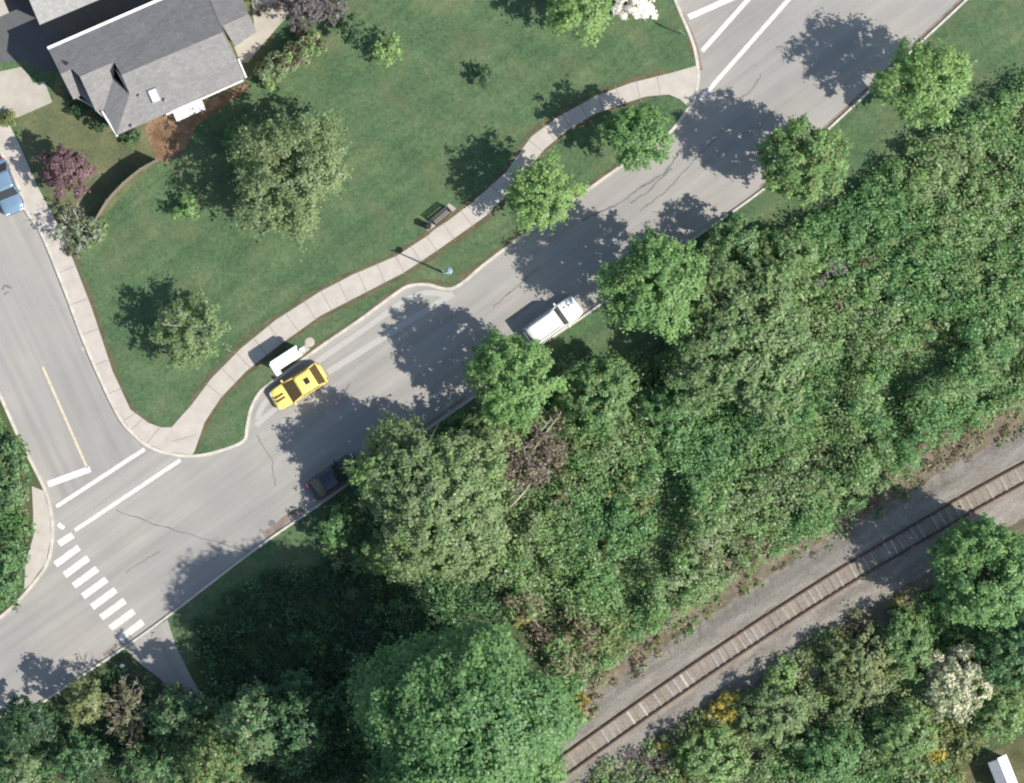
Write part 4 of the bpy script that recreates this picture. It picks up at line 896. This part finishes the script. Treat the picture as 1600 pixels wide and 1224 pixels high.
HN = [(1350, 620, 24, 30, 2.2), (1515, 590, 34, 36, 2.4), (1460, 615, 30, 22, 2.2), (1100, 820, 22, 60, 2.6), (1040, 925, 24, 34, 2.6), (1075, 880, 16, 26, 2.0), (1340, 730, 40, 50, 1.4), (1430, 700, 20, 60, 1.5), (900, 930, 30, 40, 1.4)]
undergrowth('bramble_thicket', POLY_N, ('dense green bramble thicket filling the bank between road and railway', 'thicket'), 11, 3.4, (.28, 1.05), (.8, 3.0), 66, .115,
            [('deep', .16), ('mid', .36), ('pale', .32), ('bright', .12), ('sage', .10)], low=LOWN, hmul=HN, kmul=1.08,
            patches=[(860, 720, 40, 80, 'brown', .35), (1350, 395, 26, 20, 'brown', .3), (1300, 430, 22, 16, 'greyv', .5), (1310, 480, 16, 16, 'rosy', .5), (990, 770, 40, 30, 'olive', .5), (1150, 860, 60, 30, 'brown', .3),
                     (950, 990, 60, 30, 'olive', .5), (880, 1000, 60, 50, 'brown', .5), (1480, 690, 60, 24, 'brown', .35), (820, 960, 50, 60, 'brown', .4), (1130, 900, 70, 30, 'sage', .4)])
undergrowth('weedy_scrub', [(1620, 610), (1540, 655), (1450, 700), (1370, 762), (1300, 818), (1180, 875), (1090, 935), (1000, 995), (900, 1070), (880, 1100), (868, 1180), (915, 1130), (960, 1085), (1040, 1020), (1110, 965), (1200, 905), (1290, 862), (1345, 850), (1400, 790), (1480, 735), (1560, 700), (1620, 670)],
            ('patchy brown and green weeds on the slope above the rails', 'weeds'), 12, 1.9, (.2, .5), (.2, .8), 16, .11, [('brown', .35), ('sage', .25), ('olive', .25), ('mid', .2), ('rosy', .1)])
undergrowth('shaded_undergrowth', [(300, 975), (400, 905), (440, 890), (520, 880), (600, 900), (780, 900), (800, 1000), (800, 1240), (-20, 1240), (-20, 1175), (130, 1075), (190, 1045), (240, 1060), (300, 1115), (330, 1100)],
            ('low undergrowth lying in the great tree shade at the bottom left', 'undergrowth'), 13, 2.6, (.35, .8), (.3, 1.2), 34, .125, [('deep', .25), ('dark', .75)],  # dark leaf colours paint in part of the tree shade
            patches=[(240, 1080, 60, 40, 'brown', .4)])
undergrowth('scrub', [(1620, 905), (1540, 960), (1480, 960), (1440, 935), (1400, 930), (1330, 960), (1270, 1000), (1215, 1030), (1190, 1075), (1110, 1105), (1060, 1135), (1000, 1165), (940, 1190), (900, 1240), (1500, 1240), (1510, 1190), (1560, 1150), (1620, 1120)],
            ('mixed green scrub on the far side of the railway', 'scrub'), 14, 3.0, (.28, .95), (.6, 1.9), 54, .115, [('mid', .25), ('pale', .3), ('sage', .3), ('bright', .1), ('olive', .2)],
            patches=[(1370, 960, 40, 30, 'brown', .5), (1460, 1170, 30, 22, 'broom', .3), (1240, 980, 40, 26, 'brown', .4), (1010, 1190, 60, 18, 'greyv', .3)],
            holes=[[(1330, 940), (1365, 930), (1440, 938), (1442, 965), (1400, 985), (1360, 980)], [(1215, 1035), (1240, 1045), (1255, 1052), (1290, 1040), (1292, 1050), (1260, 1062), (1235, 1056)]], low=[(1500, 1030, 30, 20, .4), (1180, 1150, 24, 40, .3), (1270, 1150, 24, 30, .4)])
slab('worn_path', [(1355, 935), (1440, 930), (1450, 945), (1438, 972), (1400, 992), (1350, 985), (1325, 950)], 0.13, M['dirt'], 0.012)
slab('worn_path', [(1205, 1028), (1235, 1038), (1255, 1048), (1290, 1034), (1296, 1044), (1262, 1062), (1235, 1056), (1205, 1042)], 0.13, M['driveway'], 0.012)
undergrowth('corner_undergrowth', [(-20, 600), (0, 645), (20, 690), (38, 735), (40, 800), (30, 860), (28, 910), (-5, 948), (-20, 955)], ('leafy undergrowth filling the left corner behind the kerb', 'undergrowth'), 15, 3.0, (.3, .6), (.5, 1.4), 44, .11,
            [('deep', .3), ('mid', .4), ('pale', .3), ('brown', .12)])
undergrowth('verge_undergrowth', [(640, 700), (720, 645), (790, 640), (860, 640), (880, 720), (840, 820), (770, 880), (640, 900), (500, 880), (500, 810), (560, 760)], ('low green growth under the roadside trees', 'undergrowth'), 16, 2.2, (.3, .7), (.3, 1.2), 36, .115,
            [('mid', .4), ('sage', .3), ('pale', .3)], holes=[[(750, 690), (790, 680), (800, 740), (780, 790), (755, 760)]])
